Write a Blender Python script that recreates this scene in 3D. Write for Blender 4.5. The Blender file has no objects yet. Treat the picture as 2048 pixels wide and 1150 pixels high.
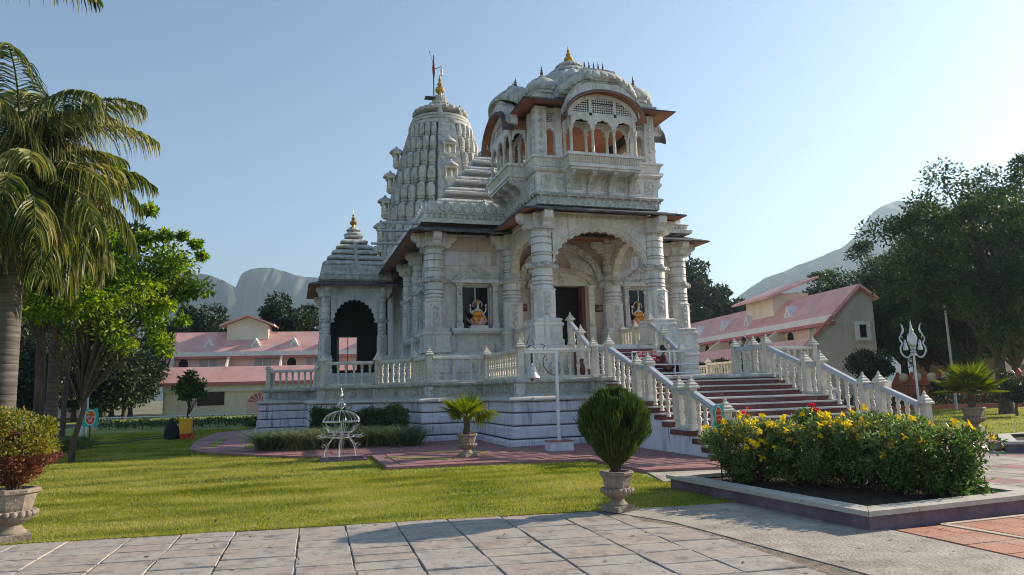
import bpy, math, random
import numpy as np
from mathutils import Vector, Matrix
from mathutils.geometry import tessellate_polygon
sc = bpy.context.scene
COL = sc.collection
R = math.radians
# ------------------------------------------------------------------ camera
FPX = 1420.0
PIT, ROLL, YAW = R(8.25), R(-1.53), R(17.25)
EYE = Vector((0, 0, 1.6))
_r = Vector((math.cos(YAW), -math.sin(YAW), 0)); _f = Vector((math.sin(YAW), math.cos(YAW), 0)); _u = Vector((0, 0, 1))
FW = _f * math.cos(PIT) + _u * math.sin(PIT); _U = -_f * math.sin(PIT) + _u * math.cos(PIT)
CR = _r * math.cos(ROLL) + _U * math.sin(ROLL); CU = -_r * math.sin(ROLL) + _U * math.cos(ROLL)
cam = bpy.data.cameras.new('camera'); cam.sensor_width = 36; cam.lens = 36 * FPX / 2048; cam.clip_end = 9000; cam.clip_start = .05
camo = bpy.data.objects.new('camera', cam); COL.objects.link(camo); sc.camera = camo
camo.matrix_world = Matrix(((CR.x, CU.x, -FW.x, EYE.x), (CR.y, CU.y, -FW.y, EYE.y), (CR.z, CU.z, -FW.z, EYE.z), (0, 0, 0, 1)))
def ground(px, py, z=0.0):                      # where a sight line meets a level plane (used only to survey the plan)
    d = CR * ((px - 1024) / FPX) - CU * ((py - 575) / FPX) + FW
    t = (z - EYE.z) / d.z
    return (EYE.x + t * d.x, EYE.y + t * d.y)
def at_dist(px, py, D):
    d = CR * ((px - 1024) / FPX) - CU * ((py - 575) / FPX) + FW
    p = EYE + d * (D / d.dot(_f)); return (p.x, p.y, p.z)
# ------------------------------------------------------------------ sky, sun, exposure
SUN_DIR = Vector((1.0, .13, .46)).normalized()
SUN_EL = math.asin(SUN_DIR.z); SUN_AZ = math.atan2(SUN_DIR.x, SUN_DIR.y)
w = bpy.data.worlds.new('World'); sc.world = w; w.use_nodes = True
nt = w.node_tree; nt.nodes.clear()
sky = nt.nodes.new('ShaderNodeTexSky'); sky.sky_type = 'NISHITA'; sky.sun_disc = False
sky.sun_elevation = SUN_EL; sky.sun_rotation = SUN_AZ; sky.altitude = 200; sky.air_density = 1.0; sky.dust_density = .6; sky.ozone_density = 1.25
bg = nt.nodes.new('ShaderNodeBackground'); bg.inputs[1].default_value = .064
wo = nt.nodes.new('ShaderNodeOutputWorld')
nt.links.new(sky.outputs[0], bg.inputs[0]); nt.links.new(bg.outputs[0], wo.inputs[0])
sl = bpy.data.lights.new('sun', 'SUN'); sl.energy = 3.4; sl.angle = R(.55); sl.color = (1, .87, .70)
so = bpy.data.objects.new('sun', sl); COL.objects.link(so); so.location = SUN_DIR * 100
so.rotation_euler = SUN_DIR.to_track_quat('Z', 'Y').to_euler()
vs = sc.view_settings; vs.view_transform = 'Standard'; vs.look = 'None'; vs.exposure = 1.62; vs.gamma = 1; vs.use_curve_mapping = False
sc.cycles.filter_width = 1.0; sc.cycles.max_bounces = 6; sc.cycles.diffuse_bounces = 4; sc.cycles.volume_bounces = 0; sc.cycles.transparent_max_bounces = 8
# ------------------------------------------------------------------ materials
def _n(t, k, **kw):
    n = t.nodes.new(k)
    for a, b in kw.items(): setattr(n, a, b)
    return n
def ramp(t, cols, lo=.3, hi=.7):
    r = _n(t, 'ShaderNodeValToRGB'); e = r.color_ramp.elements
    while len(e) < len(cols): e.new(.5)
    for i, c in enumerate(cols):
        e[i].position = lo + (hi - lo) * i / max(1, len(cols) - 1); e[i].color = (*c, 1)
    return r
MATS = {}
def mk(name, cols, scale=2.0, rough=.7, stretch=(1, 1, 1), bump=0, bscale=30, stain=None, stscale=.7, ststretch=(1, 1, 1), stpos=(.52, .72), metal=0, spec=.35, detail=6, lo=.32, hi=.68, bstretch=None, island=0, bdist=.02, grain=None):
    m = bpy.data.materials.new(name); m.use_nodes = True; t = m.node_tree; b = t.nodes['Principled BSDF']
    g = _n(t, 'ShaderNodeNewGeometry'); mp = _n(t, 'ShaderNodeMapping'); mp.inputs['Scale'].default_value = stretch
    t.links.new(g.outputs['Position'], mp.inputs[0])
    no = _n(t, 'ShaderNodeTexNoise'); no.inputs['Scale'].default_value = scale; no.inputs['Detail'].default_value = detail; no.inputs['Roughness'].default_value = .62
    t.links.new(mp.outputs[0], no.inputs['Vector'])
    fac = no.outputs[0]
    if island:
        ma = _n(t, 'ShaderNodeMath', operation='MULTIPLY_ADD'); ma.inputs[1].default_value = island; 
        sb = _n(t, 'ShaderNodeMath', operation='SUBTRACT'); sb.inputs[1].default_value = .5
        t.links.new(g.outputs['Random Per Island'], sb.inputs[0]); t.links.new(sb.outputs[0], ma.inputs[0]); t.links.new(fac, ma.inputs[2]); fac = ma.outputs[0]
    r = ramp(t, cols, lo, hi); t.links.new(fac, r.inputs[0]); out = r.outputs[0]
    if stain:
        m2 = _n(t, 'ShaderNodeMapping'); m2.inputs['Scale'].default_value = ststretch; m2.inputs['Location'].default_value = (3.1, 7.7, 1.3)
        t.links.new(g.outputs['Position'], m2.inputs[0])
        n2 = _n(t, 'ShaderNodeTexNoise'); n2.inputs['Scale'].default_value = stscale; n2.inputs['Detail'].default_value = 7; n2.inputs['Roughness'].default_value = .68
        t.links.new(m2.outputs[0], n2.inputs['Vector'])
        r2 = ramp(t, [(0, 0, 0), (1, 1, 1)], *stpos); t.links.new(n2.outputs[0], r2.inputs[0])
        mx = _n(t, 'ShaderNodeMix', data_type='RGBA'); t.links.new(r2.outputs[0], mx.inputs[0]); t.links.new(out, mx.inputs[6]); mx.inputs[7].default_value = (*stain, 1)
        out = mx.outputs[2]
    if grain:                                                         # darker noise mottling mixed into the base colour
        n3 = _n(t, 'ShaderNodeTexNoise'); n3.inputs['Scale'].default_value = grain[1]; n3.inputs['Detail'].default_value = 8; n3.inputs['Roughness'].default_value = .7
        t.links.new(g.outputs['Position'], n3.inputs['Vector']); r3 = ramp(t, [(0, 0, 0), (1, 1, 1)], .50, .72); t.links.new(n3.outputs[0], r3.inputs[0])
        m3_ = _n(t, 'ShaderNodeMix', data_type='RGBA'); t.links.new(r3.outputs[0], m3_.inputs[0]); t.links.new(out, m3_.inputs[6]); m3_.inputs[7].default_value = (*grain[0], 1); out = m3_.outputs[2]
    t.links.new(out, b.inputs['Base Color'])
    b.inputs['Roughness'].default_value = rough; b.inputs['Metallic'].default_value = metal; b.inputs['Specular IOR Level'].default_value = spec
    if bump:
        nb = _n(t, 'ShaderNodeTexNoise'); nb.inputs['Scale'].default_value = bscale; nb.inputs['Detail'].default_value = 5
        if bstretch:
            m3 = _n(t, 'ShaderNodeMapping'); m3.inputs['Scale'].default_value = bstretch; t.links.new(g.outputs['Position'], m3.inputs[0]); t.links.new(m3.outputs[0], nb.inputs['Vector'])
        else: t.links.new(g.outputs['Position'], nb.inputs['Vector'])
        bp = _n(t, 'ShaderNodeBump'); bp.inputs['Strength'].default_value = bump; bp.inputs['Distance'].default_value = bdist
        t.links.new(nb.outputs[0], bp.inputs['Height']); t.links.new(bp.outputs[0], b.inputs['Normal'])
    MATS[name] = m; return m
def mkleaf(name, cols, trans=.3, rough=.55, nscale=.8, island=.55, lo=.25, hi=.75, ndet=3, spec=.3, st=None):
    m = bpy.data.materials.new(name); m.use_nodes = True; t = m.node_tree; b = t.nodes['Principled BSDF']; o = t.nodes['Material Output']
    g = _n(t, 'ShaderNodeNewGeometry'); no = _n(t, 'ShaderNodeTexNoise'); no.inputs['Scale'].default_value = nscale; no.inputs['Detail'].default_value = ndet
    mp = _n(t, 'ShaderNodeMapping'); mp.inputs['Scale'].default_value = st or (1, 1, 1); t.links.new(g.outputs['Position'], mp.inputs[0]); t.links.new(mp.outputs[0], no.inputs['Vector'])
    sb = _n(t, 'ShaderNodeMath', operation='SUBTRACT'); sb.inputs[1].default_value = .5; t.links.new(g.outputs['Random Per Island'], sb.inputs[0])
    ma = _n(t, 'ShaderNodeMath', operation='MULTIPLY_ADD'); ma.inputs[1].default_value = island; t.links.new(sb.outputs[0], ma.inputs[0]); t.links.new(no.outputs[0], ma.inputs[2])
    r = ramp(t, cols, lo, hi); t.links.new(ma.outputs[0], r.inputs[0]); t.links.new(r.outputs[0], b.inputs['Base Color'])
    b.inputs['Roughness'].default_value = rough; b.inputs['Specular IOR Level'].default_value = spec
    tr = _n(t, 'ShaderNodeBsdfTranslucent'); mx = _n(t, 'ShaderNodeMixShader'); mx.inputs[0].default_value = trans
    hs = _n(t, 'ShaderNodeHueSaturation'); hs.inputs['Value'].default_value = 1.5; hs.inputs['Saturation'].default_value = 1.15
    t.links.new(r.outputs[0], hs.inputs['Color']); t.links.new(hs.outputs[0], tr.inputs[0])
    t.links.new(b.outputs[0], mx.inputs[1]); t.links.new(tr.outputs[0], mx.inputs[2]); t.links.new(mx.outputs[0], o.inputs[0])
    MATS[name] = m; return m
# stone and paint
mk('marble', [(.52, .50, .485), (.67, .645, .61), (.75, .71, .645)], 1.1, .65, bump=.9, bscale=9, bdist=.05, grain=((.46, .44, .415), 2.6), stain=(.29, .275, .26), stscale=1.0, ststretch=(4.5, 4.5, .35), stpos=(.54, .74))
mk('marble_carved', [(.42, .41, .40), (.60, .585, .55), (.70, .66, .60)], 5, .65, bump=1.0, bscale=12, bdist=.10, grain=((.28, .26, .24), 7), stain=(.20, .19, .18), stscale=2.0, ststretch=(1.6, 1.6, .6), stpos=(.54, .8))
mk('marble_old', [(.31, .31, .285), (.48, .47, .43), (.60, .575, .52)], 2.2, .75, bump=.9, bscale=9, bdist=.05, grain=((.24, .23, .21), 3.5), stain=(.13, .13, .12), stscale=1.6, ststretch=(2, 2, .4), stpos=(.48, .78))
mk('marble_cream', [(.46, .43, .37), (.58, .54, .45), (.66, .61, .51)], 2.5, .6, bump=.3, bscale=26, stain=(.36, .30, .22), stscale=2.4, stpos=(.55, .8))
mk('marble_warm', [(.48, .40, .33), (.57, .49, .41)], 1.2, .6, bump=.3, bscale=20, stain=(.40, .29, .24), stscale=.9, stpos=(.45, .75))
mk('rail_grey', [(.33, .35, .39), (.47, .48, .50)], 3, .5, bump=.2, bscale=20, stretch=(1, 1, 3))
mk('plinth_marble', [(.33, .32, .38), (.58, .565, .65), (.68, .665, .74), (.50, .485, .57)], 1.0, .55, stretch=(3.2, 3.2, .45), lo=.28, hi=.72, bump=.15, stain=(.15, .145, .165), stscale=1.5, ststretch=(4, 4, .35), stpos=(.56, .68), detail=8)
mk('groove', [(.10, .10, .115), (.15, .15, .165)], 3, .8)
mk('eave_top', [(.035, .034, .037), (.09, .087, .09), (.26, .25, .245)], 2.2, .8, lo=.3, hi=.8, bump=.4)
mk('soffit', [(.22, .085, .045), (.30, .13, .07), (.36, .18, .105)], 1.1, .7, bump=.15, stain=(.16, .06, .035), stscale=1.6, stpos=(.55, .8))
mk('orange_paint', [(.34, .13, .06), (.44, .19, .09)], .9, .7)
mk('gold', [(.45, .28, .07), (.66, .44, .13)], 6, .38, metal=1)
mk('dark_finial', [(.05, .05, .05), (.10, .10, .095)], 6, .5)
mk('void', [(.004, .004, .005), (.007, .007, .008)], 2, .6)  # stands for unlit interiors behind openings: their darkness is put into the colour
mk('glass_dark', [(.006, .0065, .008), (.012, .013, .016)], 1, .12, spec=.22)
mk('alu', [(.50, .50, .50), (.60, .60, .60)], 3, .4, metal=.6)
mk('steel', [(.62, .62, .63), (.75, .75, .76)], 8, .18, metal=1)
mk('iron', [(.03, .03, .032), (.06, .055, .05)], 8, .6)
mk('white_paint', [(.66, .66, .65), (.76, .76, .74)], 3, .5)
mk('red_granite', [(.085, .020, .024), (.125, .034, .038), (.17, .055, .055)], 14, .45, bump=.1, stain=(.24, .13, .12), stscale=1.8, stpos=(.52, .8))
mk('red_paver', [(.20, .085, .085), (.29, .135, .13), (.36, .19, .18)], 4, .65, bump=.3, stain=(.20, .14, .14), stscale=1.1, stpos=(.48, .75))
mk('nosing', [(.42, .405, .38), (.56, .54, .50)], 5, .5, bump=.2)
mk('lead_sign', [(.35, .02, .022), (.42, .03, .03)], 4, .5)
mk('brown_sign', [(.12, .03, .02), (.16, .045, .03)], 4, .5)
mk('sign_white', [(.75, .73, .70), (.80, .78, .75)], 4, .6)
mk('sign_yellow', [(.75, .50, .06), (.8, .56, .1)], 4, .6)
mk('sign_teal', [(.03, .38, .33), (.05, .46, .40)], 4, .5)
mk('sign_red', [(.55, .05, .02), (.62, .08, .03)], 4, .5)
mk('slab_stone', [(.20, .185, .17), (.285, .262, .24), (.345, .315, .285), (.33, .275, .235)], 1.1, .75, bump=.55, bscale=9, stain=(.40, .34, .27), stscale=1.6, stpos=(.54, .72), island=.55, grain=((.12, .11, .10), 3.5), lo=.2, hi=.8)
mk('joint_earth', [(.09, .075, .06), (.27, .22, .165)], 6, .95, bump=.8, bscale=40)
mk('concrete', [(.25, .22, .185), (.34, .305, .26), (.42, .38, .32)], 1.6, .9, bump=.7, bscale=30, stain=(.18, .155, .13), stscale=2.2, stpos=(.5, .72))
mk('terracotta', [(.30, .12, .075), (.38, .17, .11), (.44, .21, .14)], 2.5, .75, bump=.4, bscale=30, stain=(.42, .27, .21), stscale=1.7, stpos=(.5, .78), island=.4)
mk('terra_light', [(.45, .36, .27), (.52, .43, .33)], 4, .8)
mk('kerb_cream', [(.38, .355, .305), (.49, .46, .40)], 3, .7, bump=.4, bscale=25, stain=(.30, .28, .25), stscale=3, stpos=(.55, .78))
mk('kerb_purple', [(.105, .065, .095), (.155, .10, .135), (.20, .135, .165)], 2.5, .75, bump=.3, stain=(.11, .085, .095), stscale=2.2)
mk('soil', [(.03, .02, .014), (.075, .052, .036)], 9, .95, bump=1, bscale=22, bdist=.08)
mk('lawn_base', [(.14, .17, .03), (.22, .245, .05), (.31, .31, .09)], .9, .95, bump=.8, bscale=60, stain=(.09, .12, .025), stscale=.8, ststretch=(.6, 1.6, 1), stpos=(.5, .70), detail=9)
mk('far_ground', [(.10, .115, .05), (.16, .15, .085), (.2, .18, .11)], .05, .95)
mk('asphalt', [(.05, .05, .05), (.085, .083, .08)], 4, .9)
mk('pink_roof', [(.60, .30, .265), (.70, .385, .34), (.75, .44, .395)], .7, .8, bump=.3, bscale=12, stain=(.52, .34, .32), stscale=.5, stpos=(.5, .8))
mk('pink_trim', [(.42, .14, .135), (.48, .18, .17)], 1, .75)
mk('pink_wall', [(.68, .46, .39), (.74, .53, .45)], .6, .85, bump=.2)
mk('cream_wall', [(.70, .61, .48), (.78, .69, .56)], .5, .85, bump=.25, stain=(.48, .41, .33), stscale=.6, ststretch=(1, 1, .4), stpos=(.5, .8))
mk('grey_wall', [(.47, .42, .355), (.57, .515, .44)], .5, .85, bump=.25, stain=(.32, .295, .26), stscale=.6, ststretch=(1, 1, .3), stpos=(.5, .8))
mk('fascia_white', [(.66, .645, .62), (.74, .72, .69)], .8, .7, stain=(.52, .50, .47), stscale=1)
mk('curtain', [(.30, .29, .25), (.52, .50, .43)], 3, .9, stretch=(8, 8, .3))
mk('red_wall', [(.36, .105, .075), (.43, .14, .10)], 1, .85)
mk('sign_cream', [(.6, .5, .35), (.66, .56, .42)], 2, .7)
mk('bark', [(.045, .036, .028), (.085, .068, .052), (.13, .105, .08)], 6, .95, stretch=(1, 1, .25), bump=1, bscale=25, bstretch=(1, 1, .3))
mk('palm_trunk', [(.06, .052, .045), (.105, .09, .078), (.155, .135, .118)], 2, .9, stretch=(.6, .6, 7), bump=.9, bscale=6, bstretch=(.4, .4, 6), stain=(.06, .05, .04), stscale=1.2, stpos=(.5, .7))
mk('urn_stone', [(.16, .125, .10), (.24, .19, .15), (.30, .245, .195)], 5, .8, bump=.6, bscale=25, stain=(.36, .29, .22), stscale=3, stpos=(.52, .8))
mk('pipe_white', [(.62, .63, .62), (.72, .72, .71)], 3, .45)
mk('bell_metal', [(.50, .47, .42), (.62, .58, .52)], 6, .45, metal=.5)
mk('hose', [(.018, .035, .028), (.03, .05, .04)], 5, .5)
mk('plastic_yellow', [(.72, .36, .02), (.80, .42, .03)], 3, .45)
mk('plastic_red', [(.50, .045, .025), (.58, .07, .03)], 3, .45)
mk('black_cloth', [(.01, .01, .014), (.022, .02, .028)], 6, .8)
mk('skin', [(.16, .085, .055), (.20, .11, .075)], 6, .6)
mk('skin_pale', [(.62, .55, .48), (.70, .63, .56)], 6, .4)
mk('hair', [(.008, .007, .006), (.016, .013, .011)], 9, .55)
mk('cloth_maroon', [(.12, .03, .03), (.18, .05, .05)], 9, .9)
mk('cloth_grey', [(.20, .19, .19), (.28, .26, .26)], 9, .9)
mk('robe_orange', [(.60, .22, .02), (.72, .32, .04)], 8, .45)
mk('lotus_pink', [(.62, .36, .40), (.75, .55, .56)], 9, .45)
mk('marble_spire', [(.26, .255, .23), (.43, .42, .375), (.54, .52, .465)], 2.2, .75, bump=.6, bscale=22, stain=(.11, .11, .105), stscale=1.4, ststretch=(2, 2, .4), stpos=(.50, .76))
mk('cliff', [(.012, .022, .016), (.045, .055, .045), (.12, .115, .105)], .035, .95, stretch=(1, 1, .35), bump=1, bscale=.03, stain=(.02, .038, .02), stscale=.022, stpos=(.45, .58), ststretch=(1, 1, .6))
# foliage
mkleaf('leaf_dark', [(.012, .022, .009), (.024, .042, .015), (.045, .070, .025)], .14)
mkleaf('leaf_mid', [(.03, .055, .012), (.06, .10, .022), (.11, .15, .04)], .3)
mkleaf('leaf_bright', [(.06, .12, .010), (.16, .25, .022), (.32, .40, .05)], .5, nscale=1.6, island=.8)
mkleaf('leaf_gold', [(.10, .115, .015), (.20, .20, .03), (.30, .26, .05)], .35)
mkleaf('leaf_red', [(.09, .03, .02), (.17, .055, .035), (.22, .10, .05)], .35)
mkleaf('leaf_thuja', [(.028, .052, .010), (.055, .088, .016), (.10, .135, .028)], .25)
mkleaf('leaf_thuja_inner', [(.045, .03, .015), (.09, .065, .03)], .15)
mkleaf('leaf_palm', [(.035, .06, .014), (.08, .115, .025), (.20, .21, .05), (.34, .30, .12)], .35, rough=.42)
mkleaf('leaf_palm_dark', [(.014, .03, .016), (.03, .055, .028), (.06, .09, .04)], .28, rough=.42)
mkleaf('leaf_fan', [(.07, .105, .012), (.12, .16, .018), (.19, .215, .03)], .35, rough=.6, spec=.15)
mkleaf('leaf_strap', [(.08, .115, .055), (.17, .215, .11), (.38, .42, .26)], .25, rough=.4)
mkleaf('leaf_bed', [(.034, .068, .014), (.085, .14, .032), (.20, .25, .10)], .38, rough=.38)
mkleaf('petal_yellow', [(.70, .46, .01), (.82, .60, .02)], .3)
mkleaf('petal_red', [(.45, .02, .03), (.6, .05, .06)], .3)
mkleaf('grass', [(.09, .12, .018), (.21, .235, .035), (.31, .31, .062), (.40, .355, .13)], .4, rough=.7, nscale=.75, island=.22, lo=.33, hi=.70, ndet=7, spec=.12, st=(.7, 1.7, 1))
mk('twig', [(.05, .034, .022), (.10, .07, .045)], 12, .95)
mkleaf('dry_leaf', [(.10, .06, .03), (.20, .13, .06), (.30, .22, .10)], .2)
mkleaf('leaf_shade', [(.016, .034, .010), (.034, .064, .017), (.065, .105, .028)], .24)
# ------------------------------------------------------------------ mesh helpers
class MB:
    def __init__(s): s.v = []; s.f = []; s.m = []
    def add(s, vs, fs, mi=0):
        b = len(s.v); s.v += [tuple(p) for p in vs]; s.f += [tuple(b + i for i in q) for q in fs]; s.m += [mi] * len(fs); return s
    def box(s, x0, x1, y0, y1, z0, z1, T=None, mi=0):
        p = [(x, y, z) for z in (z0, z1) for y in (y0, y1) for x in (x0, x1)]
        if T: p = [T(*q) for q in p]
        return s.add(p, [(0, 2, 3, 1), (4, 5, 7, 6), (0, 1, 5, 4), (2, 6, 7, 3), (0, 4, 6, 2), (1, 3, 7, 5)], mi)
    def taper(s, x0, x1, y0, y1, z0, X0, X1, Y0, Y1, z1, T=None):
        p = [(x0, y0, z0), (x1, y0, z0), (x1, y1, z0), (x0, y1, z0), (X0, Y0, z1), (X1, Y0, z1), (X1, Y1, z1), (X0, Y1, z1)]
        if T: p = [T(*q) for q in p]
        return s.add(p, [(3, 2, 1, 0), (4, 5, 6, 7), (0, 1, 5, 4), (1, 2, 6, 5), (2, 3, 7, 6), (3, 0, 4, 7)])
    def loft(s, loops, cap0=True, cap1=True, closed=True, mi=0):
        n = len(loops[0]); vs = [p for l in loops for p in l]; fs = []
        for k in range(len(loops) - 1):
            for i in range(n if closed else n - 1):
                j = (i + 1) % n; fs.append((k * n + i, k * n + j, (k + 1) * n + j, (k + 1) * n + i))
        s.add(vs, fs, mi)
        for c, l, fl in ((cap0, loops[0], 1), (cap1, loops[-1], 0)):
            if c:
                tr = tessellate_polygon([[Vector(p) for p in l]])
                s.add(l, [t[::-1] if fl else t for t in tr], mi)
        return s
    def lathe(s, prof, n=12, c=(0, 0, 0), rot=0, rib=0, ribk=8, T=None, cap=True):
        L = []
        for r, z in prof:
            l = []
            for i in range(n):
                a = rot + 2 * math.pi * i / n; rr = r * (1 + rib * math.cos(ribk * a)) if rib else r
                p = (c[0] + rr * math.cos(a), c[1] + rr * math.sin(a), c[2] + z); l.append(T(*p) if T else p)
            L.append(l)
        return s.loft(L, cap and prof[0][0] > 1e-4, cap and prof[-1][0] > 1e-4)
    def square(s, prof, c=(0, 0, 0), T=None):        # square-plan stack: (half, z)
        return s.lathe([(r * 1.41421, z) for r, z in prof], 4, c, math.pi / 4, T=T)
    def tube(s, pts, r, n=6, cap=True):
        pts = [Vector(p) for p in pts]; L = []
        rs = r if isinstance(r, (list, tuple)) else [r] * len(pts)
        prev = None
        for i, p in enumerate(pts):
            d = (pts[min(i + 1, len(pts) - 1)] - pts[max(i - 1, 0)]).normalized()
            ref = prev if prev is not None else (Vector((0, 0, 1)) if abs(d.z) < .9 else Vector((1, 0, 0)))
            a = (ref - d * ref.dot(d))
            if a.length < 1e-5: a = d.orthogonal()
            a.normalize(); prev = a; b = d.cross(a)
            L.append([tuple(p + a * (rs[i] * math.cos(2 * math.pi * k / n)) + b * (rs[i] * math.sin(2 * math.pi * k / n))) for k in range(n)])
        return s.loft(L, cap, cap)
    def prism(s, poly, z0, z1, T=None):
        a = [(x, y, z0) for x, y in poly]; b = [(x, y, z1) for x, y in poly]
        if T: a = [T(*p) for p in a]; b = [T(*p) for p in b]
        return s.loft([a, b])
    def sphere(s, c, r, n=10, m=6, sc3=(1, 1, 1)):
        return s.lathe([(max(1e-5, r * math.sin(math.pi * i / m)) * 1, -r * sc3[2] * math.cos(math.pi * i / m)) for i in range(m + 1)], n, c)
    def mesh(s, name, smooth=0):
        me = bpy.data.meshes.new(name); me.from_pydata(s.v, [], s.f)
        if any(s.m): me.polygons.foreach_set('material_index', s.m)
        me.validate()
        if smooth:
            me.shade_smooth(); me.set_sharp_from_angle(angle=smooth)
        me.update(); return me
ORG = {}
def tag(o, label=None, cat=None, group=None, kind=None):
    for k, v in (('label', label), ('category', cat), ('group', group), ('kind', kind)):
        if v: o[k] = v
    return o
def thing(name, loc, label, cat, group=None, rz=0):
    o = bpy.data.objects.new(name, None); COL.objects.link(o); o.location = loc; o.rotation_euler = (0, 0, rz); o.empty_display_size = .2
    ORG[o.name] = Vector(loc) if rz == 0 else None
    return tag(o, label, cat, group)
def put(name, me, mat, parent=None, at=(0, 0, 0), rot=None, scale=None, smooth=0, local=False):
    """link a mesh (MB or mesh data) as one object; world coordinates unless the parent is a turned thing or local is set"""
    if isinstance(me, MB): me = me.mesh(name, smooth)
    mats = mat if isinstance(mat, (list, tuple)) else [mat]
    if not me.materials:
        for q in mats: me.materials.append(MATS[q] if isinstance(q, str) else q)
    o = bpy.data.objects.new(name, me); COL.objects.link(o)
    at = Vector(at)
    if parent is not None:
        o.parent = parent; po = None if local else ORG.get(parent.name)
        o.location = at if po is None else at - po
        ORG[o.name] = None if (po is None or rot is not None or scale is not None) else at
    else:
        o.location = at; ORG[o.name] = at if rot is None and scale is None else None
    if rot is not None: o.rotation_euler = rot
    if scale is not None: o.scale = scale
    return o
def kids(o): return [c for c in COL.objects if c.parent == o]
def copy_tree(o, loc=None, rz=None, parent=None):
    c = o.copy(); COL.objects.link(c)
    if parent is not None: c.parent = parent
    if loc is not None: c.location = loc
    if rz is not None: c.rotation_euler = (0, 0, rz)
    for ch in list(o.children): copy_tree(ch, parent=c)
    return c
def np_mesh(name, verts, quads, mat, parent=None, tris=False, at=None, smooth=False):
    me = bpy.data.meshes.new(name); k = 3 if tris else 4
    verts = np.asarray(verts, np.float32); quads = np.asarray(quads, np.int32)
    me.vertices.add(len(verts)); me.vertices.foreach_set('co', verts.ravel())
    me.loops.add(len(quads) * k); me.loops.foreach_set('vertex_index', quads.ravel())
    me.polygons.add(len(quads)); me.polygons.foreach_set('loop_start', np.arange(len(quads), dtype=np.int32) * k)
    if smooth: me.polygons.foreach_set('use_smooth', np.ones(len(quads), bool))
    me.update(calc_edges=True)
    return me if mat is None else put(name, me, mat, parent, at or (0, 0, 0), local=at is not None)
def offset(poly, d):
    n = len(poly); out = []
    for i in range(n):
        p0, p1, p2 = Vector(poly[i - 1]), Vector(poly[i]), Vector(poly[(i + 1) % n])
        a = (p1 - p0).normalized(); b = (p2 - p1).normalized(); na = Vector((a.y, -a.x)); nb = Vector((b.y, -b.x))
        m = (na + nb); k = m.length_squared
        out.append(tuple(p1 + m * (2 * d / k)) if k > .2 else tuple(p1 + na * d))
    return out
def ringband(mb, poly, prof, cap0=False, cap1=False):     # prof: (outset, z) bottom to top, poly counter-clockwise
    return mb.loft([[(x, y, z) for x, y in offset(poly, d)] for d, z in prof], cap0, cap1)
def rect(cx, cy, hx, hy): return [(cx - hx, cy - hy), (cx + hx, cy - hy), (cx + hx, cy + hy), (cx - hx, cy + hy)]
def arch_fill(mb, T, u0, u1, zs, zt, uc, hw, rise, v0, v1, cusps=9, amp=.07, n=None, rim=None):
    """wall above a cusped arch: springing zs, top zt, between v0 (front) and v1 (back)"""
    n = n or cusps * 6; th = [math.pi * i / n for i in range(n + 1)]
    for cu, cz in ((u1, zt), (u0, zt)): th.append(math.atan2(cz - zs, cu - uc))
    th = sorted(th); inn = []; out = []
    for a in th:
        k = 1 - amp * (1 - abs(math.sin(cusps * a))) if cusps else 1
        inn.append((uc + hw * k * math.cos(a), zs + rise * k * math.sin(a)))
        c, s_ = math.cos(a), math.sin(a); ts = []
        if c > 1e-9: ts.append((u1 - uc) / c)
        if c < -1e-9: ts.append((u0 - uc) / c)
        if s_ > 1e-9: ts.append((zt - zs) / s_)
        t = min(ts); out.append((uc + t * c, max(zs, zs + t * s_)))
    m = len(th)
    vs = [T(u, v0, z) for u, z in inn] + [T(u, v0, z) for u, z in out] + [T(u, v1, z) for u, z in inn] + [T(u, v1, z) for u, z in out]
    fs = []
    for i in range(m - 1):
        fs += [(i, i + 1, m + i + 1, m + i), (2 * m + i, 3 * m + i, 3 * m + i + 1, 2 * m + i + 1), (i, 2 * m + i, 2 * m + i + 1, i + 1), (m + i, m + i + 1, 3 * m + i + 1, 3 * m + i)]
    fs += [(0, m, 3 * m, 2 * m), (m - 1, 3 * m - 1, 4 * m - 1, 2 * m - 1)]
    mb.add(vs, fs)
    return inn
def jali(mb, T, u0, u1, z0, z1, v0, v1, cell=.16, bar=.045, zlimit=None):
    """pierced stone screen: crossing diagonal bars clipped to a rectangle"""
    W = u1 - u0; Hh = z1 - z0; hb = bar * .7
    k = -Hh
    def seg(a, b):
        (ua, za), (ub, zb) = a, b
        dx, dz = ub - ua, zb - za; l = math.hypot(dx, dz)
        if l < .03: return
        nx, nz = -dz / l * hb, dx / l * hb
        q = [(ua + nx, za + nz), (ua - nx, za - nz), (ub - nx, zb - nz), (ub + nx, zb + nz)]
        mb.loft([[T(u, v0, z) for u, z in q], [T(u, v1, z) for u, z in q]])
    def top(u): return z1 if zlimit is None else min(z1, zlimit(u))
    c = u0 - Hh + cell * .5
    while c < u1:
        for sgn in (1, -1):
            pts = []
            for i in range(25):
                z = z0 + Hh * i / 24; u = c + (z - z0) if sgn > 0 else (u0 + u1 - c) - (z - z0)
                if u0 <= u <= u1 and z <= top(u): pts.append((u, z))
            if len(pts) > 1: seg(pts[0], pts[-1])
        c += cell
def frameT(cx, cy, ang):                                  # local (u along, v outward, z) -> world; ang = outward direction
    ox, oy = math.cos(ang), math.sin(ang)
    return lambda u, v, z: (cx + v * ox - u * oy, cy + v * oy + u * ox, z)
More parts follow.
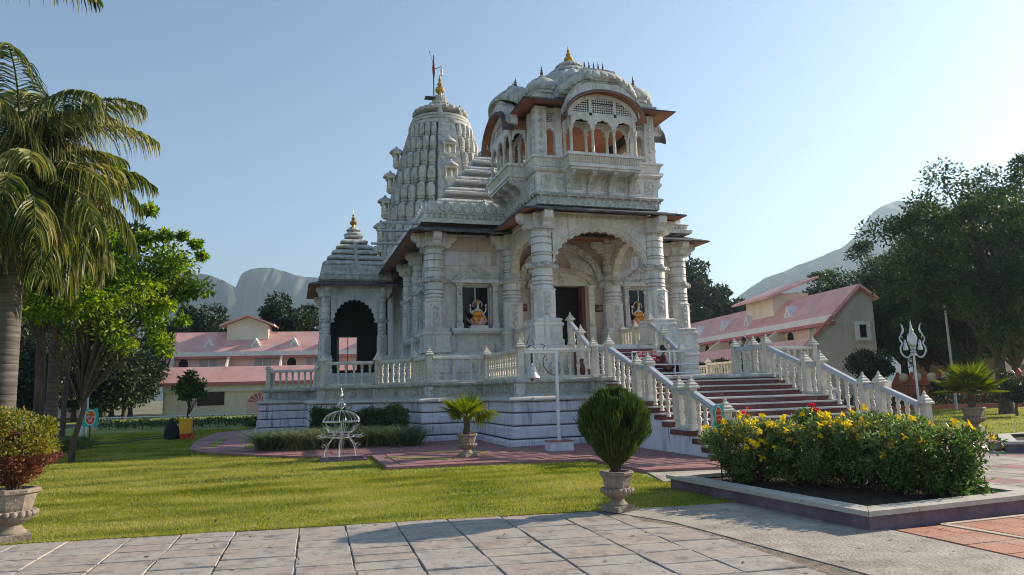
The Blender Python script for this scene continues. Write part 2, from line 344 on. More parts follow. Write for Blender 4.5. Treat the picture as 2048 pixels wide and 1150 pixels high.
# ------------------------------------------------------------------ ground, lawn, paving
def inside(p, poly):
    x, y = p; r_ = False; n = len(poly)
    for i in range(n):
        (x0, y0), (x1, y1) = poly[i], poly[(i + 1) % n]
        if (y0 > y) != (y1 > y) and x < (x1 - x0) * (y - y0) / (y1 - y0) + x0: r_ = not r_
    return r_
def slab(name, poly, z0, z1, mat, parent=None, kind='structure'):
    o = put(name, MB().prism(poly, z0, z1), mat, parent)
    return tag(o, kind=kind) if parent is None else o
edge = lambda x: 9.495 - .127 * x
tag(put('ground', MB().prism([(-3500, -400), (3500, -400), (3500, 4200), (-3500, 4200)], -.5, -.12), 'far_ground'), kind='structure')
slab('lawn', [(-45, edge(-45)), (3.98, edge(3.98)), (5.98, edge(5.98)), (5.98, 11.4), (45, 11.4), (75, 75), (-60, 75)], -.10, 0, 'lawn_base')
# plaza of uneven stone slabs with earth joints
pz = slab('plaza', [(-14, edge(-14)), (3.97, edge(3.97)), (4.12, 8.45), (4.36, 7.86), (4.46, 6.85), (4.52, 6.17), (4.6, 5.46), (4.78, 3), (-14, 3)], -.10, -.012, 'joint_earth')
PLZ = [(-14, edge(-14) - .03), (3.93, edge(3.97) - .03), (4.10, 8.45), (4.33, 7.86), (4.43, 6.85), (4.50, 6.17), (4.58, 5.46), (4.76, 3), (-14, 3)]
rg = random.Random(11)
slabs = 0
col = -5.6
def clip(poly, xmax_fn): return poly
while col < 4.9:
    wd = rg.uniform(.52, .74); row = rg.uniform(-.3, 0)
    while row < 5.0:
        if row < 0: row = 0.0
        hh = rg.uniform(.30, .52)
        def P(u, v): x = u - .03 * v; return (x, edge(x) - .045 - v)
        g = .007
        q = [P(col + g, row + hh - g), P(col + wd - g, row + hh - g), P(col + wd - g, row + g), P(col + g, row + g)]
        cx = sum(p[0] for p in q) / 4; cy = sum(p[1] for p in q) / 4
        row += hh
        if not inside((cx, cy), PLZ): continue
        if not all(inside(p, PLZ) for p in q):
            lim = lambda y: max(x for x, yy in [(4.1 + .0 * y, y)]) if y > 8 else (4.33 if y > 7.4 else 4.45)
            q = [(min(x, lim(y)), y) for x, y in q]
            if q[1][0] - q[0][0] < .1: continue
        j = lambda: rg.uniform(-.008, .008)
        q = [(x + j(), y + j()) for x, y in q]; dz = rg.uniform(-.005, .006)
        top = [(x, y, dz + rg.uniform(-.003, .003)) for x, y in offset(q, -.008)]
        b = MB().loft([[(x, y, -.06) for x, y in q], [(x, y, dz - .008) for x, y in q], top], False, True); put('paving_slab', b, 'slab_stone', pz); slabs += 1
    col += wd
slab('concrete_strip', [(3.99, edge(3.99)), (4.14, 8.45), (4.38, 7.86), (4.48, 6.85), (4.54, 6.17), (4.62, 5.46), (4.80, 3), (6.24, 3), (6.24, 6.46), (5.98, 8.6), (5.98, edge(5.98) - .01)], -.10, -.004, 'concrete')
# terracotta tiles at the right with pale inlaid bands
tt = slab('terracotta_paving', [(6.25, 2.5), (20, 2.5), (20, 6.45), (6.25, 6.45)], -.10, -.012, 'joint_earth')
for i in range(12):
    for k in range(8):
        x, y = 6.27 + i * .42, 6.43 - (k + 1) * .42
        band = (i in (2, 9) and k >= 1) or (k == 1 and 2 <= i <= 9)
        put('tile', MB().box(x + .006, x + .414, y + .006, y + .414, -.05, rg.uniform(-.002, .003)), 'terracotta', tt)
b1, b2 = ground(1888, 1049), ground(2048, 1076)
for p0, p1 in ((ground(1885, 1049), ground(2075, 1081)), (ground(1885, 1049), ground(2075, 1028))):
    a, c = Vector(p0), Vector(p1); n_ = Vector((-(c - a).y, (c - a).x)).normalized() * .035
    slab('inlaid_band', [tuple(a - n_), tuple(c - n_), tuple(c + n_), tuple(a + n_)], -.03, .008, 'terra_light', tt)
# grey-pink path behind the flower bed, leading to the stairs
PATH2 = [(8.95, 6.46), (20, 6.46), (20, 9.6), (15.2, 12.9), (8.8, 13.05), (7.75, 11.75), (8.95, 11.2)]
p2 = slab('side_path', [(6.0, 11.0), (8.95, 11.0), (8.95, 6.46), (20, 6.46), (20, 9.4), (14.9, 12.6), (14.9, 13.2), (6.35, 13.2), (6.35, 12.2)], -.08, .02, 'concrete')
for i in range(14):
    for k in range(10):
        x, y = 9.0 + i * .6, 6.5 + k * .6
        if y + .6 < 12.5 and x + .6 < 19 - max(0, (y - 9)) * 1.3: put('paver', MB().box(x + .005, x + .595, y + .005, y + .595, -.02, .026 + rg.uniform(-.002, .002)), 'red_paver' if (i + k) % 5 == 0 else 'concrete', p2)
# red paved apron round the platform, one step above the lawn
FRONT = [(1.95, 15.5), (4.3, 15.25), (6.3, 14.85), (6.32, 12.3), (8.0, 12.0), (14.8, 12.0), (18.5, 13.5), (18.5, 19)]
CURVE = [(-1.9, 37.2), (-3.2, 35.4), (-3.4, 29.2), (-3.05, 24.6), (-2.5, 23.0), (-1.3, 21.3), (.1, 19.7), (1.4, 18.9), (1.95, 18.6)]
APRON = CURVE + FRONT + [(18.5, 30), (18.5, 37.2)]
ap = slab('temple_apron', APRON, -.05, .07, 'red_paver')
rg = random.Random(3)
bigp = offset(PLAT_OUT := [(-1.6, 33.4), (.5, 33.4), (.5, 26.2), (3.6, 24.1), (3.8, 22.7), (5.7, 22.7), (5.7, 19.0), (8.3, 19.0), (8.3, 12.9), (14.4, 12.9), (14.4, 19.0), (18.4, 19.0), (18.4, 40), (-1.6, 40)], 0)
for i in range(32):
    for k in range(34):
        x, y = -3.3 + i * .62, 12.1 + k * .62
        c4 = [(x, y), (x + .62, y), (x, y + .62), (x + .62, y + .62)]
        if not all(inside(p, offset(APRON, -.06)) for p in c4): continue
        if any(inside(p, bigp) for p in c4): continue
        put('paver', MB().box(x + .004, x + .616, y + .004, y + .616, .05, .082 + rg.uniform(-.002, .002)), 'red_paver', ap)
# grass-filled gaps in the apron
GAPS = [[(-2.55, 24.9), (-2.25, 24.7), (-2.3, 30), (-2.6, 30)], [(-1.35, 23.2), (-1.0, 23.2), (-1.15, 29.5), (-1.5, 29.5)], [(2.15, 17.6), (3.4, 16.25), (3.6, 16.4), (2.4, 17.7)], [(3.3, 18.8), (4.5, 17.5), (4.7, 17.65), (3.6, 18.85)]]
for q in GAPS:
    if sum(q[i][0] * q[(i + 1) % 4][1] - q[(i + 1) % 4][0] * q[i][1] for i in range(4)) < 0: q.reverse()
    slab('grass_strip', q, .05, .092, 'lawn_base')
# flower bed: purple wall, cream coping, dark soil
BED = [(5.98, 6.48), (8.85, 6.62), (8.72, 10.6), (5.75, 10.42)]
bd = thing('flower_bed', (7.3, 8.5, 0), 'raised flower bed with purple wall and cream stone coping beside the plaza', 'flower bed')
b = MB(); ringband(b, BED, [(-.03, -.05), (-.03, .15)]); put('bed_wall', b, 'kerb_purple', bd)
for i in range(4):                                                    # coping in single stones
    o0 = offset(BED, .02); o1 = offset(BED, -.26); a, c, d_, e_ = Vector(o0[i]), Vector(o0[(i + 1) % 4]), Vector(o1[(i + 1) % 4]), Vector(o1[i]); n_ = 4
    for k in range(n_):
        f0, f1 = k / n_, (k + 1) / n_; s0, s1 = (.004, -.004)
        q = [a.lerp(c, f0 + .001), a.lerp(c, f1 - .001), e_.lerp(d_, f1 - .001), e_.lerp(d_, f0 + .001)]
        put('coping_stone', MB().prism([tuple(p) for p in q], .15, .205 + rg.uniform(-.002, .002)), 'kerb_cream', bd)
put('soil', MB().prism(offset(BED, -.2), -.02, .13), 'soil', bd)
BED2 = [(14.4, 11.6), (19, 8.6), (22, 8.6), (22, 13.4), (16.2, 13.2)]
b2_ = thing('flower_bed', (17, 11, 0), 'second raised bed with pale coping at the right edge of the photo', 'flower bed')
b = MB(); ringband(b, BED2, [(-.03, -.05), (-.03, .2)]); put('bed_wall', b, 'kerb_purple', b2_)
b = MB(); ringband(b, BED2, [(-.24, .2), (.03, .2), (.03, .26), (-.24, .26)]); put('coping', b, 'kerb_cream', b2_); put('soil', MB().prism(offset(BED2, -.2), 0, .18), 'soil', b2_)
# road and kerb at far left behind the trees
slab('road', [(-60, 33), (-13.5, 33), (-13.5, 60), (-60, 60)], -.05, .012, 'asphalt')
slab('planting_strip', [(-9.2, 20.0), (-6.3, 20.6), (-7.0, 31.5), (-10.5, 40), (-12.6, 40)], -.05, .02, 'soil')
# ---- grass blades over the lawn
rs = np.random.RandomState(7)
NOG = [APRON, BED, [(6.0, 11.0), (8.95, 11.0), (8.95, 6.46), (20, 6.46), (20, 9.4), (14.9, 12.6), (14.9, 13.2), (6.35, 13.2)], BED2]
def in_np(P, poly):
    x, y = P[:, 0], P[:, 1]; r_ = np.zeros(len(P), bool); n = len(poly)
    for i in range(n):
        (x0, y0), (x1, y1) = poly[i], poly[(i + 1) % n]
        if y0 == y1: continue
        r_ ^= ((y0 > y) != (y1 > y)) & (x < (x1 - x0) * (y - y0) / (y1 - y0) + x0)
    return r_
def blades(n, box, h, wd):
    P = np.c_[rs.uniform(box[0], box[1], n), rs.uniform(box[2], box[3], n)]
    k = P[:, 1] > (9.495 - .127 * P[:, 0]) - .03 + .035 * np.sin(P[:, 0] * 9) * np.sin(P[:, 0] * 2.3)
    for q in NOG: k &= ~in_np(P, q)
    P = P[k]; n = len(P); a = rs.uniform(0, 2 * PI_, n); hh = h * rs.uniform(.5, 1.35, n); w_ = wd * rs.uniform(.6, 1.4, n)
    lean = rs.uniform(0, .9, n) * hh; la = rs.uniform(0, 2 * PI_, n)
    V = np.zeros((n, 3, 3)); V[:, 0, :2] = P + np.c_[np.cos(a), np.sin(a)] * w_[:, None] / 2; V[:, 1, :2] = P - np.c_[np.cos(a), np.sin(a)] * w_[:, None] / 2
    V[:, 2, :2] = P + np.c_[np.cos(la), np.sin(la)] * lean[:, None]; V[:, 2, 2] = hh; return V.reshape(-1, 3)
PI_ = math.pi
V = np.vstack([blades(150000, (-4.5, 6.2, 8.4, 14.5), .030, .010), blades(110000, (-8, 6.4, 13, 22), .036, .015), blades(60000, (-10, 2, 22, 40), .045, .03), blades(50000, (14, 36, 11.5, 30), .045, .03)])
EX = 2500; t_ = rs.uniform(0, 1, EX); ex = -3.2 + 7.2 * t_; ey = 9.495 - .127 * ex + np.abs(rs.normal(0, .03, EX)); 
tag(np_mesh('grass', V, np.arange(len(V)).reshape(-1, 3), 'grass', tris=True), 'short mown lawn grass in sun and shade before the temple', 'grass', kind='stuff')

# dry fallen leaves scattered over lawn, slabs and paths
rl = np.random.RandomState(19); n = 420; P_ = np.c_[rl.uniform(-4, 9, n), rl.uniform(5.2, 17, n), np.full(n, .012)]
P_[:, 2] += np.where(P_[:, 1] > 9.495 - .127 * P_[:, 0], .035, 0) + np.where(in_np(P_, APRON), .06, 0) 
P_ = P_[~in_np(P_, BED)]; n = len(P_); d = rl.normal(size=(n, 3)); d[:, 2] *= .15; d /= np.linalg.norm(d, axis=1)[:, None]; s_ = np.cross(d, np.array([0, 0, 1.]) + rl.normal(size=(n, 3)) * .25); s_ /= np.linalg.norm(s_, axis=1)[:, None]; L_ = rl.uniform(.03, .075, n)[:, None]
V = np.stack([P_, P_ + d * L_ * .5 + s_ * L_ * .25, P_ + d * L_ + [0, 0, .008], P_ + d * L_ * .5 - s_ * L_ * .25], 1).reshape(-1, 3)
tag(np_mesh('fallen_leaves', V, np.arange(len(V)).reshape(-1, 4), 'dry_leaf'), 'small dry leaves scattered over the lawn and paving', 'leaves', kind='stuff')
# weeds in the joints of the plaza
n = 1500; x_ = rl.uniform(-3.5, 4, n); row_ = np.abs(rl.normal(0, .05, n)); P_ = np.c_[x_, 9.495 - .127 * x_ - row_, np.zeros(n)]; a_ = rl.uniform(0, 6.28, n); h_ = rl.uniform(.015, .05, n)
V = np.stack([P_ + np.c_[np.cos(a_), np.sin(a_), np.zeros(n)] * .004, P_ - np.c_[np.cos(a_), np.sin(a_), np.zeros(n)] * .004, P_ + np.c_[np.cos(a_ * 3) * h_, np.sin(a_ * 3) * h_ * 1.0 - h_ * .5, h_]], 1).reshape(-1, 3)
tag(np_mesh('edge_grass', V, np.arange(len(V)).reshape(-1, 3), 'grass', tris=True), 'ragged grass blades creeping over the edge of the stone slabs', 'grass', kind='stuff')
# ------------------------------------------------------------------ the temple
AX = 11.35; PZ = 1.92; FZ = 3.2
PI = math.pi
LEFT = [(4.0, 66), (4.0, 50), (-1.1, 50), (-1.1, 34), (1.0, 34), (1.0, 26.8), (2.9, 26.2), (4.0, 24.7), (4.25, 23.2), (6.2, 23.2), (6.2, 19.5), (8.5, 19.5), (8.5, 18.7)]
PLAT = LEFT + [(2 * AX - x, y) for x, y in reversed(LEFT)]
plat = thing('temple_platform', (AX, 30, 0), 'high grey streaked marble platform with dark horizontal grooves carrying the temple', 'platform')
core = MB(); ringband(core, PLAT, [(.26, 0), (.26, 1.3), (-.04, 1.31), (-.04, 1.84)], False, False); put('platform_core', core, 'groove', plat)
for z0, z1, d in ((0, .24, .48), (.27, .60, .38), (.63, .96, .36), (.99, 1.28, .34)):
    b = MB(); ringband(b, PLAT, [(d - .10, z0), (d - .02, z0 + .005), (d, z0 + .04), (d, z1 - .05), (d - .02, z1 - .01), (d - .10, z1)]); put('plinth_course', b, 'plinth_marble', plat)
b = MB(); ringband(b, PLAT, [(.2, 1.285), (.42, 1.29), (.46, 1.33), (.44, 1.38), (.30, 1.43), (-.03, 1.44)]); put('ledge', b, 'nosing', plat)
b = MB(); ringband(b, PLAT, [(.10, 1.435), (.10, 1.50), (.04, 1.52), (.04, 1.80)]); put('frieze', b, 'marble_old', plat)
b = MB(); ringband(b, PLAT, [(.04, 1.795), (.14, 1.80), (.18, 1.84), (.18, 1.90), (.15, PZ)], False, True); put('platform_slab', b, 'marble_old', plat)
# small knobs along the ledge and carved roundels on the frieze
knob = MB().lathe([(.045, 0), (.06, .03), (.05, .06), (.001, .075)], 8).mesh('knob', .7); rnd = MB()
for rr in ((.125, .105), (.075, .055)):
    for k in range(14):
        a, a2 = 2 * PI * k / 14, 2 * PI * (k + 1) / 14
        rnd.loft([[(r_ * math.cos(q), -h_, r_ * math.sin(q)) for r_, h_ in ((rr[0], 0), (rr[0], .02), (rr[1], .02), (rr[1], 0))] for q in (a, a2)], False, False)
rnd = rnd.mesh('roundel')
def along(p0, p1, step, fn, margin=.25):
    a, c = Vector(p0), Vector(p1); L = (c - a).length; n = max(1, int((L - 2 * margin) / step)); d = (c - a) / L
    for i in range(n): fn(a + d * (margin + (L - 2 * margin) * (i + .5) / n), math.atan2(d.y, d.x))
offk = offset(PLAT, .44); offr = offset(PLAT, .045)
for i in range(3, 12):
    along(offk[i], offk[i + 1], .62, lambda p, a: put('knob', knob, 'nosing', plat, (p.x, p.y, 1.34), rot=(PI / 2, 0, a)))
    if i not in (3, 6): along(offr[i], offr[i + 1], .36, lambda p, a: put('carved_roundel', rnd, 'marble_carved', plat, (p.x, p.y, 1.66), rot=(0, 0, a)))
for i in (3, 5, 6, 7, 8, 9, 10, 11):           # small pilasters at the corners of the frieze
    x, y = offset(PLAT, .0)[i]; b = MB().box(x - .13, x + .13, y - .13, y + .13, 1.44, 1.795); put('corner_block', b, 'marble_carved', plat)
# ---- balustrades
bal_me = MB().lathe([(.058, 0), (.058, .05), (.035, .07), (.055, .12), (.030, .16), (.042, .30), (.062, .40), (.062, .44), (.030, .50), (.055, .54), (.030, .58), (.05, .66), (.055, .72), (.032, .80), (.058, .84), (.058, .90), (.05, 1.0)], 10).mesh('baluster', .9)
new_me = MB().square([(.105, 0), (.105, .08), (.088, .10), (.088, .90), (.07, .90)]).mesh('newel')
cap_me = MB().square([(.08, .895), (.14, .90), (.14, .94), (.10, .98), (.11, 1.0), (.06, 1.05), (.065, 1.07), (.025, 1.12), (.03, 1.15), (.001, 1.22)]).mesh('newel_cap')
def balustrade(label, pts, group, stairs=(), mat='marble_cream', rail='marble_cream', grp2=None, skip=()):
    rt = thing('balustrade', pts[0], label, 'balustrade', group)
    for ip, p in enumerate(pts):
        if ip in skip: continue
        n = put('newel', new_me, 'marble_cream', rt, p); put('newel_cap', cap_me, 'marble_cream', n, p)
    for i in range(len(pts) - 1):
        a, c = Vector(pts[i]), Vector(pts[i + 1]); d = c - a; L = math.hypot(d.x, d.y); h = Vector((d.x, d.y, 0)).normalized(); s = Vector((-h.y, h.x, 0)); st = i in stairs
        if L < .3: continue
        a2, c2 = a + d * (.115 / L), c - d * (.115 / L)
        def bar(nm, w_, z0, z1, m):
            b = MB(); prof = [(-w_, z0), (w_, z0), (w_ * 1.05, (z0 + z1) / 2), (w_ * .75, z1), (-w_ * .75, z1), (-w_ * 1.05, (z0 + z1) / 2)]
            b.loft([[tuple(q + s * u + Vector((0, 0, z))) for u, z in prof] for q in (a2, c2)]); put(nm, b, m, rt)
        bar('handrail', .085, .76, .88, rail)
        if not st: bar('bottom_rail', .09, 0, .075, mat)
        n = max(1, int(round((L - .30) / .265)))
        for k in range(n):
            q = a2 + (c2 - a2) * ((k + .5) / n); z0 = -.02 if st else .07
            put('baluster', bal_me, mat, rt, (q.x, q.y, q.z + z0), rot=(0, 0, 0), scale=(1, 1, .775 - z0 if not st else .80))
    return rt
inner = offset(PLAT, -.06)
def chain(ix): return [(inner[i][0], inner[i][1], PZ) for i in ix]
balustrade('grey marble balustrade on the far left wing of the platform', [(inner[3][0], 40, PZ)] + chain((3, 4)), 'platform balustrades')
balustrade('weathered marble balustrade round the left side porch corner of the platform', chain((4, 5, 6, 7, 8)), 'platform balustrades', skip=(0,))
balustrade('marble balustrade stepping forward below the goddess window, left of the stairs', chain((8, 9, 10, 11)), 'platform balustrades', skip=(0,))
nL = len(PLAT); mir = lambda i: nL - 1 - i
balustrade('short marble balustrade on the platform right of the stairs', chain((mir(9), mir(10), mir(11))), 'platform balustrades')
balustrade('cream marble balustrade far back on the right wing of the platform', chain((mir(5), mir(4), mir(3))) + [(inner[mir(3)][0], 40, PZ)], 'platform balustrades')
# ---- main staircase
XL, XR = 8.72, 13.98
st = thing('staircase', (AX, 16, 0), 'wide dark red granite staircase with pale nosings climbing to the temple', 'staircase')
RUN = []
ys = 18.62; z = PZ; rise = PZ / 12
for fl, (t, land) in enumerate(((.415, .67), (.37, .58), (.36, .0))):
    for k in range(4):
        z -= rise; d = t + (land if k == 3 else 0); RUN.append((ys, d, z)); ys -= d
for y1, d, z in RUN[:-1]:
    b = MB().box(XL - .20, XR + .20, y1 - d, y1 + .02, z - rise * (1.0 if z - rise > .01 else 1.0) + .002, z - .045); o = put('step', b, 'red_granite', st)
    b = MB().box(XL - .22, XR + .22, y1 - d - .03, y1 + .0, z - .040, z - .001); put('nosing', b, 'nosing', o)
b = MB().box(XL - .2, XR + .2, 18.64, 18.70, PZ - rise + .003, PZ - .12); put('riser', b, 'red_granite', st)
pro = [(18.6, -.02), (18.6, PZ - .5)]
for y1, d, z in RUN[:-1]: pro += [(y1 - .03, z - rise), (y1 - d - .03 + .06, z - rise)]
pro = [pro[0], (18.6, pro[2][1])] + pro[3:-1] + [(RUN[-2][0] - RUN[-2][1] + .05, -.02)]
for x0, x1 in ((XL - .185, XL + .02), (XR - .02, XR + .185)):            # cheek walls
    b = MB(); b.loft([[(x0, y, z_) for y, z_ in pro], [(x1, y, z_) for y, z_ in pro]]); put('cheek_wall', b, 'plinth_marble', st)
put('stair_core', MB().loft([[(x, y, z_ - .03) for y, z_ in pro] for x in (XL + .03, XR - .03)]), 'red_granite', st)
def stair_rail(x, label, y0, skip=()):
    zs = [PZ, RUN[3][2], RUN[3][2], RUN[7][2], RUN[7][2], RUN[10][2] - .02]
    yy = [18.75, 17.04, 16.42, 14.95, 14.42, 13.12]
    return balustrade(label, [(x, y0, PZ)] + [(x, y, z_) for y, z_ in zip(yy, zs)], 'balustrades of the main stairs', stairs=(1, 3, 5), rail='rail_grey', skip=skip)
stair_rail(XL - .03, 'sloping cream balustrade with grey handrail on the left of the main stairs', 19.46, (0,))
stair_rail(XR + .03, 'sloping cream balustrade with grey handrail on the right of the main stairs', 20.4)
# ---- temple body
tp = thing('temple', (AX, 30, 0), 'ornate white marble temple with domed entrance pavilion and tall tapering spire', 'temple')
# pillar meshes
def grooves(r, z0, z1, gs, dip=.065):
    pr = [(r, z0)]
    for g in gs: pr += [(r, g - .035), (r - dip, g - .02), (r - dip, g + .0), (r + .012, g + .015), (r, g + .05)]
    return pr + [(r, z1)]
pb = MB().square([(.58, 0), (.58, .20), (.53, .24), (.53, .70), (.56, .72), (.585, .78), (.56, .84), (.50, .88), (.53, .92), (.55, .97), (.47, 1.02)]).mesh('pillar_base', .5)
ps = MB().lathe([(.46, 1.01), (.46, 2.08), (.50, 2.12), (.42, 2.2)], 8, rot=PI / 8).lathe(grooves(.395, 2.19, 4.4, (2.30, 2.44, 2.62, 3.42, 3.52, 3.86, 4.12)), 20).mesh('pillar', .5)
pr_ = MB().lathe([(.40, 2.92), (.50, 2.95), (.52, 3.02), (.46, 3.08), (.51, 3.12), (.40, 3.16)], 16)
for k in range(4):
    a = k * PI / 2; c, s_ = math.cos(a), math.sin(a)
    pr_.lathe([(.10, -.1), (.13, .0), (.09, .05), (.13, .10), (.05, .16), (.001, .18)], 8, T=lambda x, y, z, c=c, s_=s_: (c * (.5 + z) - s_ * x, s_ * (.5 + z) + c * x, 3.03 + y))
pr_ = pr_.mesh('bracket_ring', .6)
pc = MB().lathe([(.40, 4.32), (.47, 4.36), (.40, 4.41), (.46, 4.46)], 16).square([(.42, 4.44), (.42, 4.70), (.47, 4.74), (.47, 4.80), (.44, 4.82), (.44, 5.0)])
for k in range(4):
    a = k * PI / 2; T_ = frameT(0, 0, a)
    pf = [(.40, 4.45), (.52, 4.40), (.66, 4.44), (.72, 4.54), (.70, 4.62), (.80, 4.64), (.92, 4.74), (.96, 4.88), (.96, 5.0), (.40, 5.0)]
    pc.loft([[T_(u, v, z) for v, z in pf] for u in (-.17, .17)])
pc = pc.mesh('capital', .5)
pp = MB()
for k in range(4):
    T_ = frameT(0, 0, k * PI / 2)
    pp.box(-.13, .13, .42, .447, 1.12, 2.02, T_)
    for j in range(4): pp.lathe([(.085, 0), (.085, .02), (.05, .03), (.001, .01)], 8, T=lambda x, y, z, T_=T_, j=j: T_(x, .445 + z, 1.26 + .2 * j + y))
pp = pp.mesh('carved_panel')
def pillar(x, y, z, sz=1.0, mats=('marble', 'marble_carved')):
    S = (abs(sz), abs(sz), 1) if not isinstance(sz, tuple) else sz
    o = put('pillar', ps, mats[0], tp, (x, y, z), rot=(0, 0, 0), scale=S)
    for n_, m_, q in (('pillar_base', pb, mats[0]), ('bracket_ring', pr_, mats[1]), ('capital', pc, mats[0]), ('carved_panel', pp, mats[1])):
        put(n_, m_, q, o, local=True)
    return o
HP = 2.37
for sx in (-1, 1):
    pillar(AX + sx * HP, 25.0, FZ); pillar(AX + sx * HP, 28.95, FZ, .97)
    pillar(AX + sx * 5.75, 29.0, FZ, 1.0)
# portico floor block, hall base
b = MB(); ringband(b, [(AX - 3.1, 24.3), (AX + 3.1, 24.3), (AX + 3.1, 29.2), (AX - 3.1, 29.2)], [(0, PZ - .02), (.06, PZ), (.06, PZ + .2), (0, PZ + .24), (0, FZ - .18), (.08, FZ - .14), (.08, FZ - .02), (.04, FZ)], False, True); put('portico_floor', b, 'marble', tp)
HB = [(AX - 6.25, 28.5), (AX + 6.25, 28.5), (AX + 6.25, 48.2), (AX - 6.25, 48.2)]
b = MB(); ringband(b, HB, [(.10, PZ - .02), (.10, PZ + .30), (.02, PZ + .36), (0, PZ + .42), (0, FZ - .30), (.06, FZ - .26), (.10, FZ - .18), (.06, FZ - .08), (-.06, FZ)], False, True); put('hall_base', b, 'marble', tp)
for x0 in (AX - 6.2, AX + 3.35):                                      # dado slabs below the windows
    for k in range(3):
        b = MB().box(x0 + .1 + k * .93, x0 + .97 + k * .93, 28.46, 28.52, PZ + .48, FZ - .36); put('dado_slab', b, 'marble', tp)
# hall walls (front wall built round its two windows and the door)
WY0, WY1 = 29.25, 29.6; WX = 5.55
def wbox(x0, x1, z0, z1, m='marble', nm='wall_panel', y0=WY0, y1=WY1): put(nm, MB().box(x0, x1, y0, y1, z0, z1), m, tp)
WIN = [(AX - 4.50, AX - 3.28), (AX + 3.28, AX + 4.50)]; DR = (AX - 1.15, AX + 1.15)
wbox(AX - WX, WIN[0][0], FZ, 8.3); wbox(WIN[0][1], AX - 2.4, FZ, 8.3); wbox(WIN[0][0], WIN[0][1], FZ, 4.25); wbox(WIN[0][0], WIN[0][1], 6.1, 8.3)
wbox(WIN[1][1], AX + WX, FZ, 8.3); wbox(AX + 2.4, WIN[1][0], FZ, 8.3); wbox(WIN[1][0], WIN[1][1], FZ, 4.25); wbox(WIN[1][0], WIN[1][1], 6.1, 8.3)
wbox(AX - 2.399, DR[0], FZ, 8.3, 'marble_warm'); wbox(DR[1], AX + 2.399, FZ, 8.3, 'marble_warm'); wbox(DR[0], DR[1], 6.15, 8.3, 'marble_warm')
rng = random.Random(4)
for (x0, x1) in ((AX - 5.3, AX - 2.95), (AX + 2.95, AX + 5.3)):       # facing slabs above the windows
    zz = 6.95
    while zz < 8.2:
        h = min(.62, 8.22 - zz); x = x0
        while x < x1 - .05:
            wd = min(rng.uniform(.55, .95), x1 - x); put('facing_slab', MB().box(x + .006, x + wd - .006, WY0 - .03 - rng.random() * .006, WY0 + .01, zz + .006, zz + h - .006), rng.choice(['marble', 'marble', 'marble_warm', 'plinth_marble']), tp); x += wd
        zz += h
for sx in (-1, 1):
    x = AX + sx * WX
    put('side_wall', MB().box(min(x, x - sx * .3), max(x, x - sx * .3), 29.602, 48, FZ, 8.3), 'marble', tp)
put('back_wall', MB().box(AX - WX + .3, AX + WX - .3, 47.7, 48, FZ, 8.3), 'marble', tp)
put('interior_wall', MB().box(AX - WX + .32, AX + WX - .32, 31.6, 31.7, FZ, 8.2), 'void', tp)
# windows with carved frames
def window(cx, T_, zb=4.25, zt=6.1, hw=.61, side=0):
    o = put('window', MB().box(-hw, hw, -.25, -.22, zb, zt, T_), 'glass_dark', tp)
    f = MB()
    for u0, u1, z0, z1 in ((-hw, -hw + .05, zb, zt), (hw - .05, hw, zb, zt), (-.02, .02, zb, zt), (-hw, hw, zt - .06, zt), (-hw, hw, zb, zb + .04)): f.box(u0, u1, -.22, -.17, z0, z1, T_)
    put('window_frame', f, 'alu', o)
    s_ = MB(); s_.box(-hw - .55, hw + .55, 0, .42, zb - .16, zb - .02, T_).box(-hw - .48, hw + .48, 0, .36, zb - .24, zb - .161, T_); put('sill', s_, 'marble', o)
    for sx in (-1, 1):
        u = sx * (hw + .17)
        k = MB(); pf = [(.15, zb - .02), (.15, zb + .2), (.11, zb + .24), (.11, zb + 1.0), (.13, zb + 1.03), (.10, zb + 1.07), (.10, zt - .45), (.13, zt - .42), (.10, zt - .38), (.10, zt - .12), (.16, zt - .02), (.18, zt + .06)]
        k.lathe([(r * 1.414, z) for r, z in pf], 4, (0, 0, 0), PI / 4, T=lambda x, y, z, u=u: T_(u + x, .16 + y, z)); put('window_pilaster', k, 'marble_carved', o)
    l = MB(); l.box(-hw - .5, hw + .5, 0, .38, zt + .06, zt + .16, T_).box(-hw - .42, hw + .42, 0, .30, zt + .161, zt + .24, T_)
    put('lintel', l, 'marble', o)
    p = MB(); pts = [(-hw - .25, zt + .241)]
    for k in range(13):
        a = k / 12; u = (-hw - .25) + 2 * (hw + .25) * a; base = zt + .34 + .62 * (1 - abs(2 * a - 1)) ** 1.3; pts.append((u, base + (.07 if k % 2 else 0)))
    pts.append((hw + .25, zt + .241)); p.loft([[T_(u, .16, z) for u, z in pts], [T_(u, .0, z) for u, z in pts]]); put('pediment', p, 'marble_carved', o)
    for k in range(3): put('crest', MB().lathe([(.10, 0), (.12, .05), (.05, .12), (.001, .2)], 8, T=lambda x, y, z, k=k: T_((k - 1) * (hw + .3) + x, .2 + y * .8, zt + .24 + z)), 'marble_carved', o, smooth=.6)
    return o
for (x0, x1) in WIN: window((x0 + x1) / 2, frameT((x0 + x1) / 2, WY0, -PI / 2))
# left and right side bays of the hall
for sx, ang in ((-1, PI), (1, 0)):
    for k, yy in enumerate((31.6, 34.9)):
        if sx < 0 or k == 0: window(0, frameT(AX + sx * WX, yy, ang), hw=.5)
    for k, yy in enumerate((30.1, 33.2, 36.4)):
        if sx < 0: pillar(AX + sx * 5.70, yy, FZ, (.62, .62, 1))
